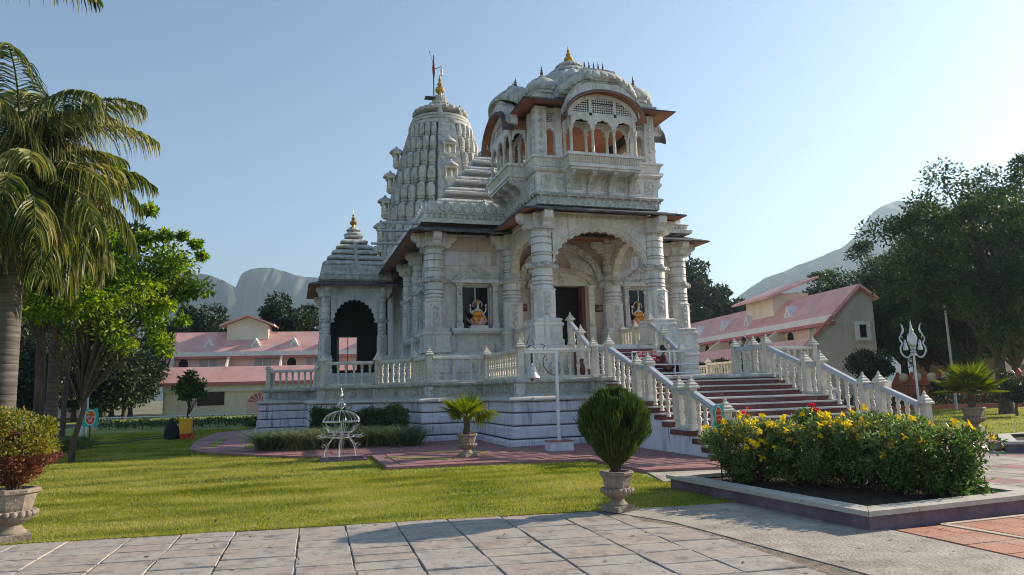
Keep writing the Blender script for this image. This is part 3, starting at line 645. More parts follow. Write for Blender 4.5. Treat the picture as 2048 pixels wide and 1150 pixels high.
# door
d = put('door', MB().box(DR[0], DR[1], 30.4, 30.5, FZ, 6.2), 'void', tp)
for x0, x1 in ((DR[0], DR[0] + .16), (DR[1] - .16, DR[1])): put('door_jamb', MB().box(x0, x1, WY0 - .02, WY1 + .05, FZ, 6.15), 'brown_sign', d)
for sx in (-1, 1):
    u = AX + sx * 1.36
    k = MB().square([(.19, FZ), (.19, FZ + .5), (.15, FZ + .55), (.15, FZ + 1.1), (.18, FZ + 1.15), (.13, FZ + 1.2), (.13, 5.6), (.17, 5.65), (.14, 5.7), (.14, 6.0), (.21, 6.15)], (u, WY0 - .15, 0)); put('door_pilaster', k, 'marble_cream', d)
Tf = frameT(AX, WY0, -PI / 2)
def arc_ring(mb, T_, hw0, r0, hw1, r1, z0, v0, v1, a0=0, a1=PI, n=28, wob=0, wk=12):
    L = []
    for i in range(n + 1):
        a = a0 + (a1 - a0) * i / n; c, s_ = math.cos(a), math.sin(a); k = 1 + wob * abs(math.sin(wk * a))
        L.append([T_(hw0 * c, v0, z0 + r0 * s_), T_(hw1 * k * c, v0, z0 + r1 * k * s_), T_(hw1 * k * c, v1, z0 + r1 * k * s_), T_(hw0 * c, v1, z0 + r0 * s_)])
    return mb.loft(L)
b = MB(); pts = [(1.5 * math.cos(a), 6.0 + .78 * math.sin(a)) for a in [PI * i / 20 for i in range(21)]]
pts = [(u, max(6.16, z)) for u, z in pts]; b.loft([[Tf(u, .10, z) for u, z in pts], [Tf(u, .0, z) for u, z in pts]]); put('door_tympanum', b, 'marble_cream', d)
b = MB(); arc_ring(b, Tf, 1.42, .72, 1.62, .95, 6.0, .2, .0); put('door_arch', b, 'marble_warm', d)
b = MB(); b.lathe([(.16, 0), (.10, .12), (.12, .2), (.001, .32)], 8, T=lambda x, y, z: Tf(x, .13 + y * .4, 6.25 + z)); put('crest', b, 'marble_carved', d)
b = MB(); arc_ring(b, Tf, .45, .55, .92, 1.05, 6.95, .16, 0, wob=.08, wk=7)
for sx in (-1, 1): arc_ring(b, lambda u, v, z, sx=sx: Tf(u + sx * .95, v, z), .02, .02, .55, .62, 6.65, .13, 0, wob=.12, wk=9)
put('carved_overdoor', b, 'marble_carved', d)
b = MB(); arc_ring(b, Tf, 1.78, 1.75, 2.02, 1.98, 6.05, .22, 0, n=60, wob=.03, wk=17); put('relief_arch', b, 'marble_carved', d)
# portico arches, ceiling, beams
b = MB(); arch_fill(b, frameT(AX, 25.0, -PI / 2), -1.97, 1.97, 6.2, 8.1, 0, 1.96, 1.52, .16, -.16, 17, .055, n=170); put('scalloped_arch', b, 'marble', tp)
for sx, ang in ((-1, PI), (1, 0)):
    b = MB(); arch_fill(b, frameT(AX + sx * HP, 26.97, ang), -1.58, 1.58, 6.2, 8.1, 0, 1.57, 1.52, .16, -.16, 15, .055, n=150); put('scalloped_arch', b, 'marble_cream', tp)
b = MB(); ringband(b, rect(AX, 27.0, 2.55, 2.15), [(0, 8.1), (.05, 8.12), (.05, 8.34), (-.5, 8.345)]); put('beam', b, 'marble', tp)
b = MB(); ringband(b, rect(AX, 27.0, 2.1, 1.75), [(.28, 8.1), (.0, 8.12), (0, 8.2), (-.3, 8.22), (-.3, 8.3)], False, True); put('portico_ceiling', b, 'soffit', tp)
def eave(cx, cy, hx, hy, out, z_in, z_out, th=.065, outy=None):
    r_ = rect(cx, cy, hx, hy)
    b = MB(); ringband(b, r_, [(out - .04, z_out), (out, z_out + .01), (out, z_out + th), (.0, z_in + th + .04), (-.12, z_in + th + .05)]); o = put('eave', b, 'eave_top', tp)
    b = MB(); ringband(b, r_, [(-.12, z_in - .02), (.22, z_in - .06), (.24, z_in - .10), (out - .03, z_out - .002)]); put('eave_soffit', b, 'soffit', o)
    return o
eave(AX, 27.15, 2.66, 2.45, .72, 8.42, 8.2)
eave(AX, 38.4, 6.0, 9.55, .92, 8.45, 8.12)
# ---- upper pavilion
CY = 27.3; PH = 2.58
sq = rect(AX, CY, PH, PH)
b = MB(); ringband(b, sq, [(-.1, 8.58), (.02, 8.60), (.02, 8.92)]); put('frieze', b, 'marble_carved', tp)
b = MB(); ringband(b, sq, [(.02, 8.915), (.12, 8.93), (.16, 9.0), (.10, 9.06), (0, 9.1)]); o = put('ledge', b, 'marble_old', tp)
pend = MB().lathe([(.001, -.11), (.035, -.06), (.045, 0), (.001, .02)], 6).mesh('pendant')
for i in range(4):
    if i == 2: continue
    e_ = offset(sq, .13); along(e_[i], e_[(i + 1) % 4], .36, lambda p, a: put('pendant', pend, 'marble_carved', tp, (p.x, p.y, 8.94)), .05)
b = MB(); ringband(b, sq, [(0, 9.095), (0, 9.86)]); put('dado', b, 'marble', tp)
b = MB(); ringband(b, sq, [(0, 9.855), (.10, 9.88), (.17, 9.96), (.12, 10.02), (.04, 10.06)]); put('cornice', b, 'marble', tp)
b = MB(); ringband(b, sq, [(.02, 10.055), (.06, 10.08), (.13, 10.36), (.20, 10.40), (.20, 10.47), (.05, 10.50)], False, True); put('parapet_band', b, 'marble', tp)
rib = MB().taper(-.028, .028, -.02, .03, 0, -.028, .028, -.09, -.04, .27).mesh('rib')
SIDES = [(-PI / 2, 1), (PI, 1), (0, 1), (PI / 2, 0)]
fin_me = MB().lathe([(.05, 0), (.03, .04), (.075, .10), (.075, .14), (.03, .19), (.055, .24), (.02, .29), (.035, .33), (.001, .48)], 8).mesh('finial', .8)
def jharokha(T_, full=True):
    """projecting bay with curved roof on one side of the pavilion"""
    F = 3.3
    j = put('balcony_floor', MB().box(-1.5, 1.5, PH, F + .08, 9.93, 10.06, T_).box(-1.44, 1.44, PH, F + .02, 9.84, 9.931, T_), 'marble', tp)
    b = MB()
    for r_ in ([(-1.46, PH + .1), (-1.46, F), (1.46, F), (1.46, PH + .1)],):
        for (z0, z1, d0, d1) in ((10.06, 10.36, .0, .07), (10.36, 10.47, .14, .14)):
            L0 = [(-1.46 - d0, PH + .1), (-1.46 - d0, F + d0), (1.46 + d0, F + d0), (1.46 + d0, PH + .1)]; L1 = [(-1.46 - d1, PH + .1), (-1.46 - d1, F + d1), (1.46 + d1, F + d1), (1.46 + d1, PH + .1)]
            b.loft([[T_(u, v, z0) for u, v in L0], [T_(u, v, z1) for u, v in L1]])
    put('balcony_parapet', b, 'marble', j)
    b = MB()
    for k in range(30):
        u = -1.42 + 2.84 * k / 29; b.taper(u - .028, u + .028, F - .01, F + .03, 10.09, u - .028, u + .028, F + .05, F + .10, 10.35, T_)
    put('ribbing', b, 'marble_cream', j)
    for u in (-1.32, -.45, .45, 1.32):
        pf = [(PH, 8.98), (PH + .1, 8.98), (PH + .13, 9.08), (PH + .10, 9.2), (PH + .20, 9.4), (PH + .42, 9.6), (F - .12, 9.66), (F - .04, 9.74), (F - .04, 9.84), (PH, 9.84)]
        b = MB(); b.loft([[T_(u + s_, v, z) for v, z in pf] for s_ in (-.085, .085)]); put('bracket', b, 'marble_carved', j)
    cp = [(.085, 10.47), (.085, 10.55), (.055, 10.6), (.065, 10.75), (.052, 11.3), (.075, 11.36), (.06, 11.4), (.10, 11.52)]
    for v in ((F - .1, PH - .05) if full else (F - .1,)):
        for u in (-1.35, -.45, .45, 1.35): put('slender_column', MB().lathe(cp, 10, T=lambda x, y, z, u=u, v=v: T_(u + x, v + y, z)), 'marble_cream', j, smooth=.6)
    for v in (F - .1, PH - .05):
        b = MB()
        for u in (-.9, 0, .9): arch_fill(b, T_, u - .45, u + .45, 11.5, 12.02, u, .375, .38, v + .05, v - .05, 5, .10, n=60)
        put('cusped_arches', b, 'marble', j)
    for s_ in (-1, 1):                                              # side cheeks of the bay
        Ts = lambda u, v, z, s_=s_: T_(s_ * (1.40 + v), (PH + F - .15) / 2 + u, z)
        b = MB(); arch_fill(b, Ts, -.27, .27, 11.5, 12.0, 0, .24, .3, .05, -.05, 5, .1, n=40); put('cusped_arch', b, 'marble', j)
    # tympanum
    arc = lambda u: 11.98 + .95 * math.sqrt(max(0, 1 - (u / 1.48) ** 2))
    b = MB(); arc_ring(b, T_, 1.30, .80, 1.47, .97, 11.95, F - .04, F - .16, n=30)
    for u in (-.52, .52): b.box(u - .06, u + .06, F - .15, F - .05, 12.021, arc(u) - .03, T_)
    b.box(-1.45, 1.45, F - .15, F - .05, 12.021, 12.14, T_); put('tympanum_frame', b, 'marble', j)
    b = MB()
    for u0, u1 in ((-1.25, -.56), (-.46, .46), (.56, 1.25)): jali(b, T_, u0, u1, 12.13, 12.95, F - .13, F - .07, .19, .046, lambda u: arc(u) - .1)
    put('pierced_screen', b, 'marble', j)
    # curved eave, parapet and ribbed vault roof
    def shell(d, th, nm, m, a0=-.06):
        L = []
        for i in range(33):
            a = a0 + (PI - 2 * a0) * i / 32; c, s_ = math.cos(a), math.sin(a); c = (1 if c > 0 else -1) * (1 - .02 * s_ * s_) if s_ < 0 else c; s_ = s_ * 1.35 if s_ < 0 else s_
            pts = [(1.50, 1.00, F - .2, 0), (1.54, 1.04, F + .10, 0), (1.60, 1.04, F + .30, -.07)]
            L.append([T_((q + d + th) * c, v, 11.92 + (r_ + d + th) * s_ + dz) for q, r_, v, dz in pts] + [T_((q + d) * c, v, 11.92 + (r_ + d) * s_ + dz) for q, r_, v, dz in reversed(pts)])
        put(nm, MB().loft(L), m, j, smooth=.7)
    shell(.03, .06, 'curved_eave', 'eave_top'); shell(.0, .03, 'curved_soffit', 'soffit')
    b = MB(); arc_ring(b, T_, 1.40, .92, 1.49, .99, 11.92, F - .2, PH - .3, n=24); put('vault', b, 'soffit', j, smooth=.7); put('vault_shade_plate', MB().box(-1.4, 1.4, PH - .36, PH - .30, 12.02, 12.9, T_), 'void', j)  # plate added behind the screen; the vault's shade is put into its near-black colour
    b = MB(); arc_ring(b, T_, 1.52, 1.05, 1.66, 1.55, 11.95, F + .10, F - .35, .10, PI - .10, n=30); put('arched_parapet', b, 'marble', j)
    b = MB(); arc_ring(b, T_, 1.60, 1.50, 1.70, 1.58, 11.95, F + .14, F + .0, .12, PI - .12, n=30); put('parapet_moulding', b, 'marble_old', j)
    b = MB(); L = []; nA = 192
    vc, hd = (PH + F) / 2 - .35, .95
    for t in [0, .06, .14, .24, .36, .5, .64, .78, .9, 1.0]:
        s_ = (1.0 + .05 * math.sin(PI * min(1, t * 2.2))) * math.sqrt(max(0, 1 - (t * .92) ** 2.0)); l = []
        for i in range(nA):
            a = 2 * PI * i / nA; rb = 1 + .045 * abs(math.cos(16 * a)) ** .5 * (1 - t * .5)
            u, v = 1.66 * math.cos(a) * s_ * rb, vc + hd * math.sin(a) * s_ * rb
            zb = 12.42 + 1.05 * math.sqrt(max(0, 1 - (min(1, abs(u) / 1.85)) ** 2)); l.append(T_(u, v, zb + (14.02 - zb) * t if t < 1 else 14.02))
        L.append(l)
    put('ribbed_roof', b.loft(L), 'marble_old', j, smooth=.5)
    b = MB().box(-.72, .72, vc - .42, vc + .42, 13.96, 14.06, T_).box(-.55, .55, vc - .28, vc + .28, 14.061, 14.17, T_); put('roof_plate', b, 'marble_old', j)
    for k in range(5):
        p = T_((k - 2) * .2, vc, 14.16); put('finial', fin_me, 'dark_finial', j, p, rot=(0, 0, 0), scale=(.8, .8, .95))
for ang, full in SIDES:
    T_ = frameT(AX, CY, ang)
    for s_ in (-1, 1):
        u = s_ * 2.33
        o = put('corner_pilaster', MB().box(u - .22, u + .22, PH - .30, PH - .02, 10.48, 12.52, T_), 'marble', tp)
        b = MB()
        for k in range(6):
            z = 10.72 + .3 * k; q = [(u, z - .14), (u + .13, z), (u, z + .14), (u - .13, z)]; b.loft([[T_(x, PH - .021, y) for x, y in q], [T_(x * .35 + u * .65, PH + .012, (y - z) * .35 + z) for x, y in q]])
        put('carved_lozenge', b, 'marble_carved', o)
        u2 = s_ * 1.60; put('pilaster', MB().box(u2 - .14, u2 + .14, PH - .28, PH - .03, 10.48, 12.52, T_), 'marble', tp)
        uc = s_ * 1.925; hb = .186
        b = MB(); arch_fill(b, T_, uc - hb, uc + hb, 11.42, 11.78, uc, .17, .27, PH - .1, PH - .22, 3, .14, n=40).__len__(); b.box(uc - hb, uc + hb, PH - .22, PH - .1, 11.78, 11.92, T_); put('bay_wall', b, 'marble', tp); put('bay_lintel', MB().box(uc - hb, uc + hb, PH - .22, PH - .1, 12.36, 12.52, T_), 'marble', tp)
        b = MB(); jali(b, T_, uc - hb, uc + hb, 11.92, 12.36, PH - .19, PH - .13, .17, .044); put('pierced_screen', b, 'marble', tp)
        b = MB(); b.lathe([(.05, 10.48), (.035, 10.6), (.035, 11.3), (.06, 11.42)], 8, T=lambda x, y, z: T_(uc - .15 + x, PH - .16 + y, z)); put('slender_column', b, 'marble_cream', tp, smooth=.6)
    if full: jharokha(T_)
b = MB(); ringband(b, rect(AX, CY, 2.5, 2.5), [(-.3, 12.40), (-.5, 12.5), (-.8, 12.52)], False, True); put('pavilion_ceiling', b, 'orange_paint', tp)
eave(AX, CY, 2.45, 2.45, .78, 12.68, 12.50, .05)
b = MB(); ringband(b, sq, [(-.25, 12.72), (.02, 12.78), (.10, 12.84), (.10, 12.90), (-.02, 12.94), (-.02, 13.08), (-.06, 13.1)], False, True); put('roof_parapet', b, 'marble_old', tp)
crest = MB(); pts = [(-.17, 0)] + [(.17 * -math.cos(PI * k / 8), .10 + .20 * math.sin(PI * k / 8) ** .8) for k in range(9)] + [(.17, 0)]
crest.loft([[(x, -.05, z) for x, z in pts], [(x, .05, z) for x, z in pts]]); crest = crest.mesh('crest_stone')
for i in (0, 1, 3):
    e_ = offset(sq, -.08); along(e_[i], e_[(i + 1) % 4], .36, lambda p, a: put('crest_stone', crest, 'marble_old', tp, (p.x, p.y, 13.08), rot=(0, 0, a)), .02)
dome = MB().lathe([(.62, 0), (.62, .12), (.66, .14), (.70, .22), (.70, .32), (.62, .50), (.44, .68), (.22, .80), (.10, .84), (.14, .90), (.05, .96)], 32, rib=.02, ribk=16).mesh('corner_dome', .6)
for sx in (-1, 1):
    for sy in (-1, 1):
        o = put('corner_dome', dome, 'marble_old', tp, (AX + sx * 2.02, CY + sy * 2.02, 13.08)); put('finial', fin_me, 'dark_finial', o, (AX + sx * 2.02, CY + sy * 2.02, 14.0))
kal = [(.30, 0), (.36, .05), (.14, .12), (.12, .18), (.30, .28), (.34, .40), (.26, .50), (.10, .56), (.16, .62), (.20, .70), (.09, .78), (.07, .84), (.12, .90), (.05, 1.0), (.001, 1.35)]
kal_me = MB().lathe(kal, 16).mesh('golden_finial', .9)
prof = [(2.15, 0), (2.15, .25), (2.2, .3), (2.15, .8), (1.95, 1.25), (1.6, 1.65), (1.15, 1.95), (.95, 2.02)]
o = put('main_dome', MB().lathe(prof, 144, (AX, CY, 13.0), rib=.022, ribk=24), 'marble_old', tp, smooth=.5)
put('dome_lotus', MB().lathe([(.95, 2.0), (1.02, 2.06), (.86, 2.2), (.62, 2.36), (.55, 2.40), (.62, 2.48), (.50, 2.62), (.34, 2.70)], 48, (AX, CY, 13.0), rib=.03, ribk=24), 'marble_old', o, smooth=.6)
put('golden_finial', kal_me, 'gold', o, (AX, CY, 15.65), rot=(0, 0, 0), scale=(.60, .60, .72))
# ---- hall roof: cornice, lotus-disc parapet, stepped pyramid
hr = rect(AX, 38.4, 6.05, 9.6)
b = MB(); ringband(b, hr, [(.3, 8.62), (.34, 8.78), (.15, 8.84), (.18, 9.0), (.26, 9.05), (.10, 9.12), (-.3, 9.14)], False, True); put('roof_cornice', b, 'marble', tp)
disc = MB()
for r0, r1, y0 in ((.001, .10, -.07), (.10, .13, -.04), (.13, .19, -.055), (.19, .235, -.03)):
    pass
disc.lathe([(.235, .05), (.235, -.0), (.20, -.03), (.17, -.015), (.13, -.04), (.09, -.02), (.06, -.05), (.001, -.055)], 16, T=lambda x, y, z: (x, z, y + .26))
disc.lathe([(.05, .47), (.06, .50), (.001, .60)], 6); disc = disc.mesh('lotus_disc', .5)
e_ = offset(hr, .02)
along(e_[0], e_[1], .49, lambda p, a: put('lotus_disc', disc, 'marble', tp, (p.x, p.y, 9.12), rot=(0, 0, a)), .05)
along(e_[3], e_[0], .49, lambda p, a: put('lotus_disc', disc, 'marble', tp, (p.x, p.y, 9.12), rot=(0, 0, a)), .05)
b = MB(); ringband(b, offset(hr, -.05), [(0, 9.12), (0, 9.40), (-.15, 9.42)]); put('parapet_wall', b, 'marble', tp)
RC = 37.2
n_t = 8
for k in range(n_t):
    t = k / n_t; h = 5.35 * (1 - t) ** .92 + .35; hy = h * 1.12; z = 9.15 + 6.3 * t; dz = 6.3 / n_t
    b = MB(); ringband(b, rect(AX, RC, h, hy), [(-.42, z - .02), (-.42, z + .22), (.0, z + .25), (.08, z + .29), (.10, z + .35), (.05, z + .40), (-.06, z + .42), (-.06, z + .45), (-.02, z + .48), (-.02, z + .53), (-.12, z + .58), (-.22, z + .60), (-.22, z + .63), (-.34, z + .68), (-.75, z + dz + .02)], False, True); o = put('roof_tier', b, 'marble', tp)
    b = MB(); ringband(b, rect(AX, RC, h - .44, hy - .44), [(.0, z + .02), (.05, z + .04), (.05, z + .09), (.0, z + .11), (.06, z + .13), (.06, z + .19), (.0, z + .21)]); put('tier_moulding', b, 'marble', o)
    for q in (-.55, 0, .55):
        if h > 1.2:
            put('roof_boss', MB().lathe([(.16, 0), (.19, .12), (.10, .24), (.12, .3), (.001, .42)], 8, (AX + q * h, RC - hy + .05, z + .25)), 'marble_carved', o, smooth=.6)
            put('roof_boss', MB().lathe([(.16, 0), (.19, .12), (.10, .24), (.12, .3), (.001, .42)], 8, (AX - h + .05, RC + q * hy, z + .25)), 'marble_carved', o, smooth=.6)
o = put('roof_crown', MB().lathe([(.7, 15.2), (.75, 15.5), (.4, 15.9), (.3, 16.0), (.001, 16.4)], 16, (AX, RC, 0)), 'marble_old', tp, smooth=.6)
for yy, zz in ((29.2, 8.72), (30.6, 8.70), (33.4, 8.70)):            # rainwater spouts
    put('rain_spout', MB().tube([(AX - 5.8, yy, zz), (AX - 7.9, yy, zz - .04)], .06, 8), 'rail_grey', tp)
# ---- sanctum and spire
SY = 55.35
b = MB(); ringband(b, rect(AX, SY, 4.9, 6.6), [(.3, PZ - .02), (.3, 3.2), (0, 3.4), (0, 5.2), (.2, 5.3), (0, 5.5), (0, 8.2), (.4, 8.5), (.1, 9.2), (.1, 10.4), (.35, 10.6), (.2, 11.0)], False, True); put('sanctum_wall', b, 'marble', tp)
def srad(z):                                                         # spire radius by height
    t = (z - 10.9) / (23.1 - 10.9); return 4.85 - .45 * t - 1.95 * max(0, t) ** 1.75
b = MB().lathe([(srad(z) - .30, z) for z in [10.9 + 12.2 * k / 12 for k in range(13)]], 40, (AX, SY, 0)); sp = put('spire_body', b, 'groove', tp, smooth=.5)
mini = MB().lathe([(.34, 0), (.36, .04), (.46, .06), (.46, .11), (.36, .14), (.50, .18), (.50, .24), (.38, .28), (.49, .33), (.52, .45), (.51, .66), (.46, .83), (.36, .93), (.20, .985), (.001, 1.0)], 8, rot=PI / 8).mesh('miniature_spire', .45)
rows = 8; zz = 11.0
NC = 5
bandw = .30                                                           # half angle of the plain bands
for r_ in range(rows):
    h = 1.80 - .065 * r_; z0 = zz; zz += h * .93
    for q in range(4):
        for c in range(NC):
            a = -PI / 2 + q * PI / 2 + bandw + (PI / 2 - 2 * bandw) * (c + .5) / NC
            if q == 1 and c > 1: continue
            rr = srad(z0 + h * .35) - .22; wd = rr * (PI / 2 - 2 * bandw) / NC * .93
            zo = z0 + .10 * (c % 2)
            put('miniature_spire', mini, 'marble_spire', sp, (AX + rr * math.cos(a), SY + rr * math.sin(a), zo), rot=(0, 0, a), scale=(wd, wd, h))
kb = MB().box(-.5, .5, -.05, .45, 0, .14)
for u in (-.42, .42):
    for v in (.0, .38): kb.lathe([(.07, .14), (.05, .2), (.05, .75), (.09, .85)], 8, (u, v, 0))
kb.box(-.56, .56, -.1, .5, .85, .98); kb.taper(-.30, .30, .0, .3, -.25, -.5, .5, -.05, .45, 0); kb = kb.mesh('kiosk')
kd = MB().lathe([(.55, .97), (.58, 1.02), (.50, 1.16), (.30, 1.32), (.10, 1.40), (.12, 1.45), (.001, 1.62)], 16, (0, .2, 0)).mesh('kiosk_roof', .6)
ks = MB().lathe([(.16, .14), (.18, .3), (.10, .42), (.14, .5), (.12, .62), (.06, .64), (.10, .72), (.09, .8), (.001, .86)], 8, (0, .15, 0)).mesh('kiosk_figure', .6)
for q in range(4):                                                    # plain bands with stacked kiosks on the four sides
    a = -PI / 2 + q * PI / 2; T_ = frameT(AX, SY, a); L = []
    for z in [10.9 + 12.1 * k / 12 for k in range(13)]:
        r_ = srad(z) + .02; w_ = r_ * math.sin(bandw) * .86; L.append([T_(-w_, r_ - .9, z), T_(-w_, r_, z), T_(w_, r_, z), T_(w_, r_ - .9, z)])
    put('spire_band', MB().loft(L), 'marble_old', sp)
    if q == 1: continue
    for k, z in enumerate((11.6, 13.5, 15.6, 17.7, 19.8)):
        p = T_(0, srad(z + .6) - .12 if q == 0 else srad(z) + .02, z); s_ = 1.12 - .03 * k
        o = put('kiosk', kb, 'marble_cream' if q == 0 else 'marble_spire', sp, p, rot=(0, 0, a - PI / 2), scale=(s_, s_, s_))
        put('kiosk_roof', kd, 'marble_old', o, local=True); put('kiosk_figure', ks, 'marble_cream', o, local=True)
nk = MB().lathe([(2.5, 22.75), (2.62, 22.85), (2.62, 23.08), (2.44, 23.12), (2.44, 23.2), (2.50, 23.22), (2.50, 23.40), (2.30, 23.44), (2.30, 23.52), (2.36, 23.54), (2.36, 23.70), (2.0, 23.76)], 48, (AX, SY, 0)); put('spire_neck', nk, 'marble_spire', sp, smooth=.5)
am = MB().lathe([(1.62, 23.7), (1.62, 24.02), (2.0, 24.06), (2.22, 24.16), (2.26, 24.32), (2.12, 24.48), (1.75, 24.62), (1.3, 24.78), (1.0, 25.0), (.9, 25.05)], 144, (AX, SY, 0), rib=.03, ribk=24); put('ribbed_disc', am, 'marble_spire', sp, smooth=.5)
am = MB().lathe([(.95, 25.0), (1.02, 25.08), (.92, 25.24), (.68, 25.34), (.62, 25.45), (.64, 25.7), (.42, 25.95)], 48, (AX, SY, 0), rib=.03, ribk=24); put('spire_crown', am, 'marble_spire', sp, smooth=.5)
put('golden_finial', kal_me, 'gold', sp, (AX, SY, 25.9), rot=(0, 0, 0), scale=(1.2, 1.2, 1.68))
for s_ in (-.2, .65):
    put('seated_figure', MB().lathe([(.2, 23.75), (.22, 24.0), (.12, 24.2), (.15, 24.35), (.13, 24.45), (.06, 24.5), (.1, 24.6), (.001, 24.72)], 8, (AX + 2.12 * math.sin(s_), SY - 2.12 * math.cos(s_), -.05)), 'marble_spire', sp, smooth=.6)
# ---- left side porch with its own pyramid roof
PX0, PX1, PY0, PY1 = 1.68, 5.2, 39.3, 43.4
for x, y in ((PX0, PY0), (PX0, PY1), (4.65, PY0)): pillar(x, y, 2.75, (.58, .58, .93), ('marble', 'marble'))
put('porch_base', MB().box(PX0 - .5, 5.6, PY0 - .5, PY1 + .5, PZ - .01, 2.75), 'marble', tp)
b = MB(); arch_fill(b, frameT(3.17, PY0, -PI / 2), -1.25, 1.25, 5.5, 7.35, 0, 1.12, 1.25, .12, -.12, 13, .07, n=130); put('scalloped_arch', b, 'marble', tp)
b = MB(); arch_fill(b, frameT(PX0, (PY0 + PY1) / 2, PI), -1.8, 1.8, 5.5, 7.35, 0, 1.6, 1.3, .12, -.12, 13, .07, n=130); put('scalloped_arch', b, 'marble', tp)
# sheet with the side porch's inner shade put into its near-black colour, with a glazed panel that looks through to the houses
ysc = PY1 + .1
b = MB(); b.box(PX0 + .2, 2.55, ysc, ysc + .1, 2.75, 7.3).box(3.72, 5.5, ysc, ysc + .1, 2.75, 7.3).box(2.551, 3.719, ysc, ysc + .1, 5.0, 7.3).box(2.551, 3.719, ysc, ysc + .1, 2.75, 3.05); o = put('porch_shade_sheet', b, 'void', tp)
b = MB(); b.box(2.56, 2.62, ysc - .03, ysc + .02, 3.05, 5.0).box(3.65, 3.71, ysc - .03, ysc + .02, 3.05, 5.0).box(3.11, 3.15, ysc - .03, ysc + .02, 3.05, 5.0).box(2.5, 3.8, ysc - .04, ysc - .005, 5.0, 5.08); put('panel_frame', b, 'iron', o)
eave(3.2, 41.35, 1.85, 2.35, .62, 7.60, 7.40)
put('porch_ceiling', MB().box(PX0 - .3, 5.2, PY0 - .3, PY1 + .3, 7.36, 7.6), 'marble', tp)
pr2 = rect(3.25, 41.35, 1.85, 2.35)
b = MB(); ringband(b, pr2, [(0, 7.7), (.12, 7.8), (.14, 7.95), (0, 8.0), (.05, 8.1), (-.02, 8.3), (-.10, 8.62), (-.3, 8.64)], False, True); put('porch_cornice', b, 'marble_old', tp)
for k in range(6):
    h = 1.72 - .255 * k; z = 8.55 + .37 * k
    b = MB(); ringband(b, rect(3.25, 41.35, h, h * 1.18), [(-.2, z), (-.12, z + .1), (.04, z + .13), (.07, z + .2), (0, z + .28), (-.22, z + .40)], False, True); o = put('roof_tier', b, 'marble_old', tp)
    if k < 4:
        pts = [(-.26, z + .1), (0, z + .52), (.26, z + .1)]; b = MB().loft([[(3.25 + u, 41.35 - h * 1.18 - .06, q) for u, q in pts], [(3.25 + u, 41.35 - h * 1.18 + .3, q) for u, q in pts]]); put('small_gable', b, 'marble_old', o)
o = put('roof_crown', MB().lathe([(.5, 10.7), (.55, 10.8), (.3, 10.95), (.42, 11.05), (.2, 11.25)], 20, (3.25, 41.35, 0), rib=.03, ribk=10), 'marble_old', tp, smooth=.6)
put('golden_finial', kal_me, 'gold', o, (3.25, 41.35, 11.2), rot=(0, 0, 0), scale=(.62, .62, .85))
# ---- stairs up into the portico, with its own balustrades
sx0, sx1 = AX - 1.63, AX + 1.63
for k in range(8):
    z = FZ - (FZ - PZ) / 8 * (k + 1) + .0; y1 = 24.22 - .29 * k
    if z < PZ + .01: break
    o = put('portico_step', MB().box(sx0 + .1, sx1 - .1, y1 - .29, y1, PZ, z - .03), 'red_granite', tp); put('nosing', MB().box(sx0 + .1, sx1 - .1, y1 - .31, y1 - .0, z - .029, z), 'nosing', o)
for x, lb in ((sx0, 'short sloping balustrade on the left of the portico steps'), (sx1, 'short sloping balustrade on the right of the portico steps')):
    balustrade(lb, [(x, 24.2, FZ), (x, 23.25, FZ - .56), (x, 22.05, PZ)], 'portico balustrades', stairs=(0, 1), rail='rail_grey')
for sx, lb in ((-1, 'balustrade closing the left side of the portico between two pillars'), (1, 'balustrade closing the right side of the portico between two pillars')):
    x = AX + sx * 2.42; balustrade(lb, [(x, 25.75, FZ), (x, 27.0, FZ), (x, 28.25, FZ)], 'portico balustrades')

# ---- carved detail: lozenges, panels, petals, arch rims
loz = MB().loft([[(-.11, 0, 0), (0, 0, -.12), (.11, 0, 0), (0, 0, .12)], [(-.05, -.03, 0), (0, -.03, -.055), (.05, -.03, 0), (0, -.03, .055)]]).mesh('carved_lozenge')
pan = MB().box(-.20, .20, -.022, .01, -.25, .25).loft([[(-.13, -.021, 0), (0, -.021, -.18), (.13, -.021, 0), (0, -.021, .18)], [(-.05, -.05, 0), (0, -.05, -.07), (.05, -.05, 0), (0, -.05, .07)]]).mesh('carved_panel')
pet = MB(); pp_ = [(-.10, 0), (.10, 0), (.10, .22), (.06, .32), (0, .38), (-.06, .32), (-.10, .22)]; pet.loft([[(u, .01, z) for u, z in pp_], [(u * .8, -.035, z * .92 + .01) for u, z in pp_]]); pet = pet.mesh('carved_petal')
e_ = offset(sq, .022)
for i in (0, 1, 3):
    along(e_[i], e_[(i + 1) % 4], .27, lambda p, a: put('carved_lozenge', loz, 'marble_carved', tp, (p.x, p.y, 8.76), rot=(0, 0, a)), .05)
e_ = offset(sq, .004)
for i in (0, 1, 3):
    along(e_[i], e_[(i + 1) % 4], .56, lambda p, a: put('carved_panel', pan, 'marble_carved', tp, (p.x, p.y, 9.48), rot=(0, 0, a)), .08)
e_ = offset(HB, .003)
along(e_[0], e_[1], .26, lambda p, a: put('carved_petal', pet, 'marble_carved', tp, (p.x, p.y, PZ + .44), rot=(0, 0, a)) if abs(p.x - AX) > 3.2 else None, .05)
along((e_[0][0], 40.0), e_[0], .26, lambda p, a: put('carved_petal', pet, 'marble_carved', tp, (p.x, p.y, PZ + .44), rot=(0, 0, a)), .05)
pf_ = [(AX - 3.1, 24.3), (AX + 3.1, 24.3), (AX + 3.1, 29.2), (AX - 3.1, 29.2)]; e_ = offset(pf_, .003)
along(e_[0], e_[1], .26, lambda p, a: put('carved_petal', pet, 'marble_carved', tp, (p.x, p.y, PZ + .30), rot=(0, 0, a)) if abs(p.x - AX) > 1.75 else None, .05)
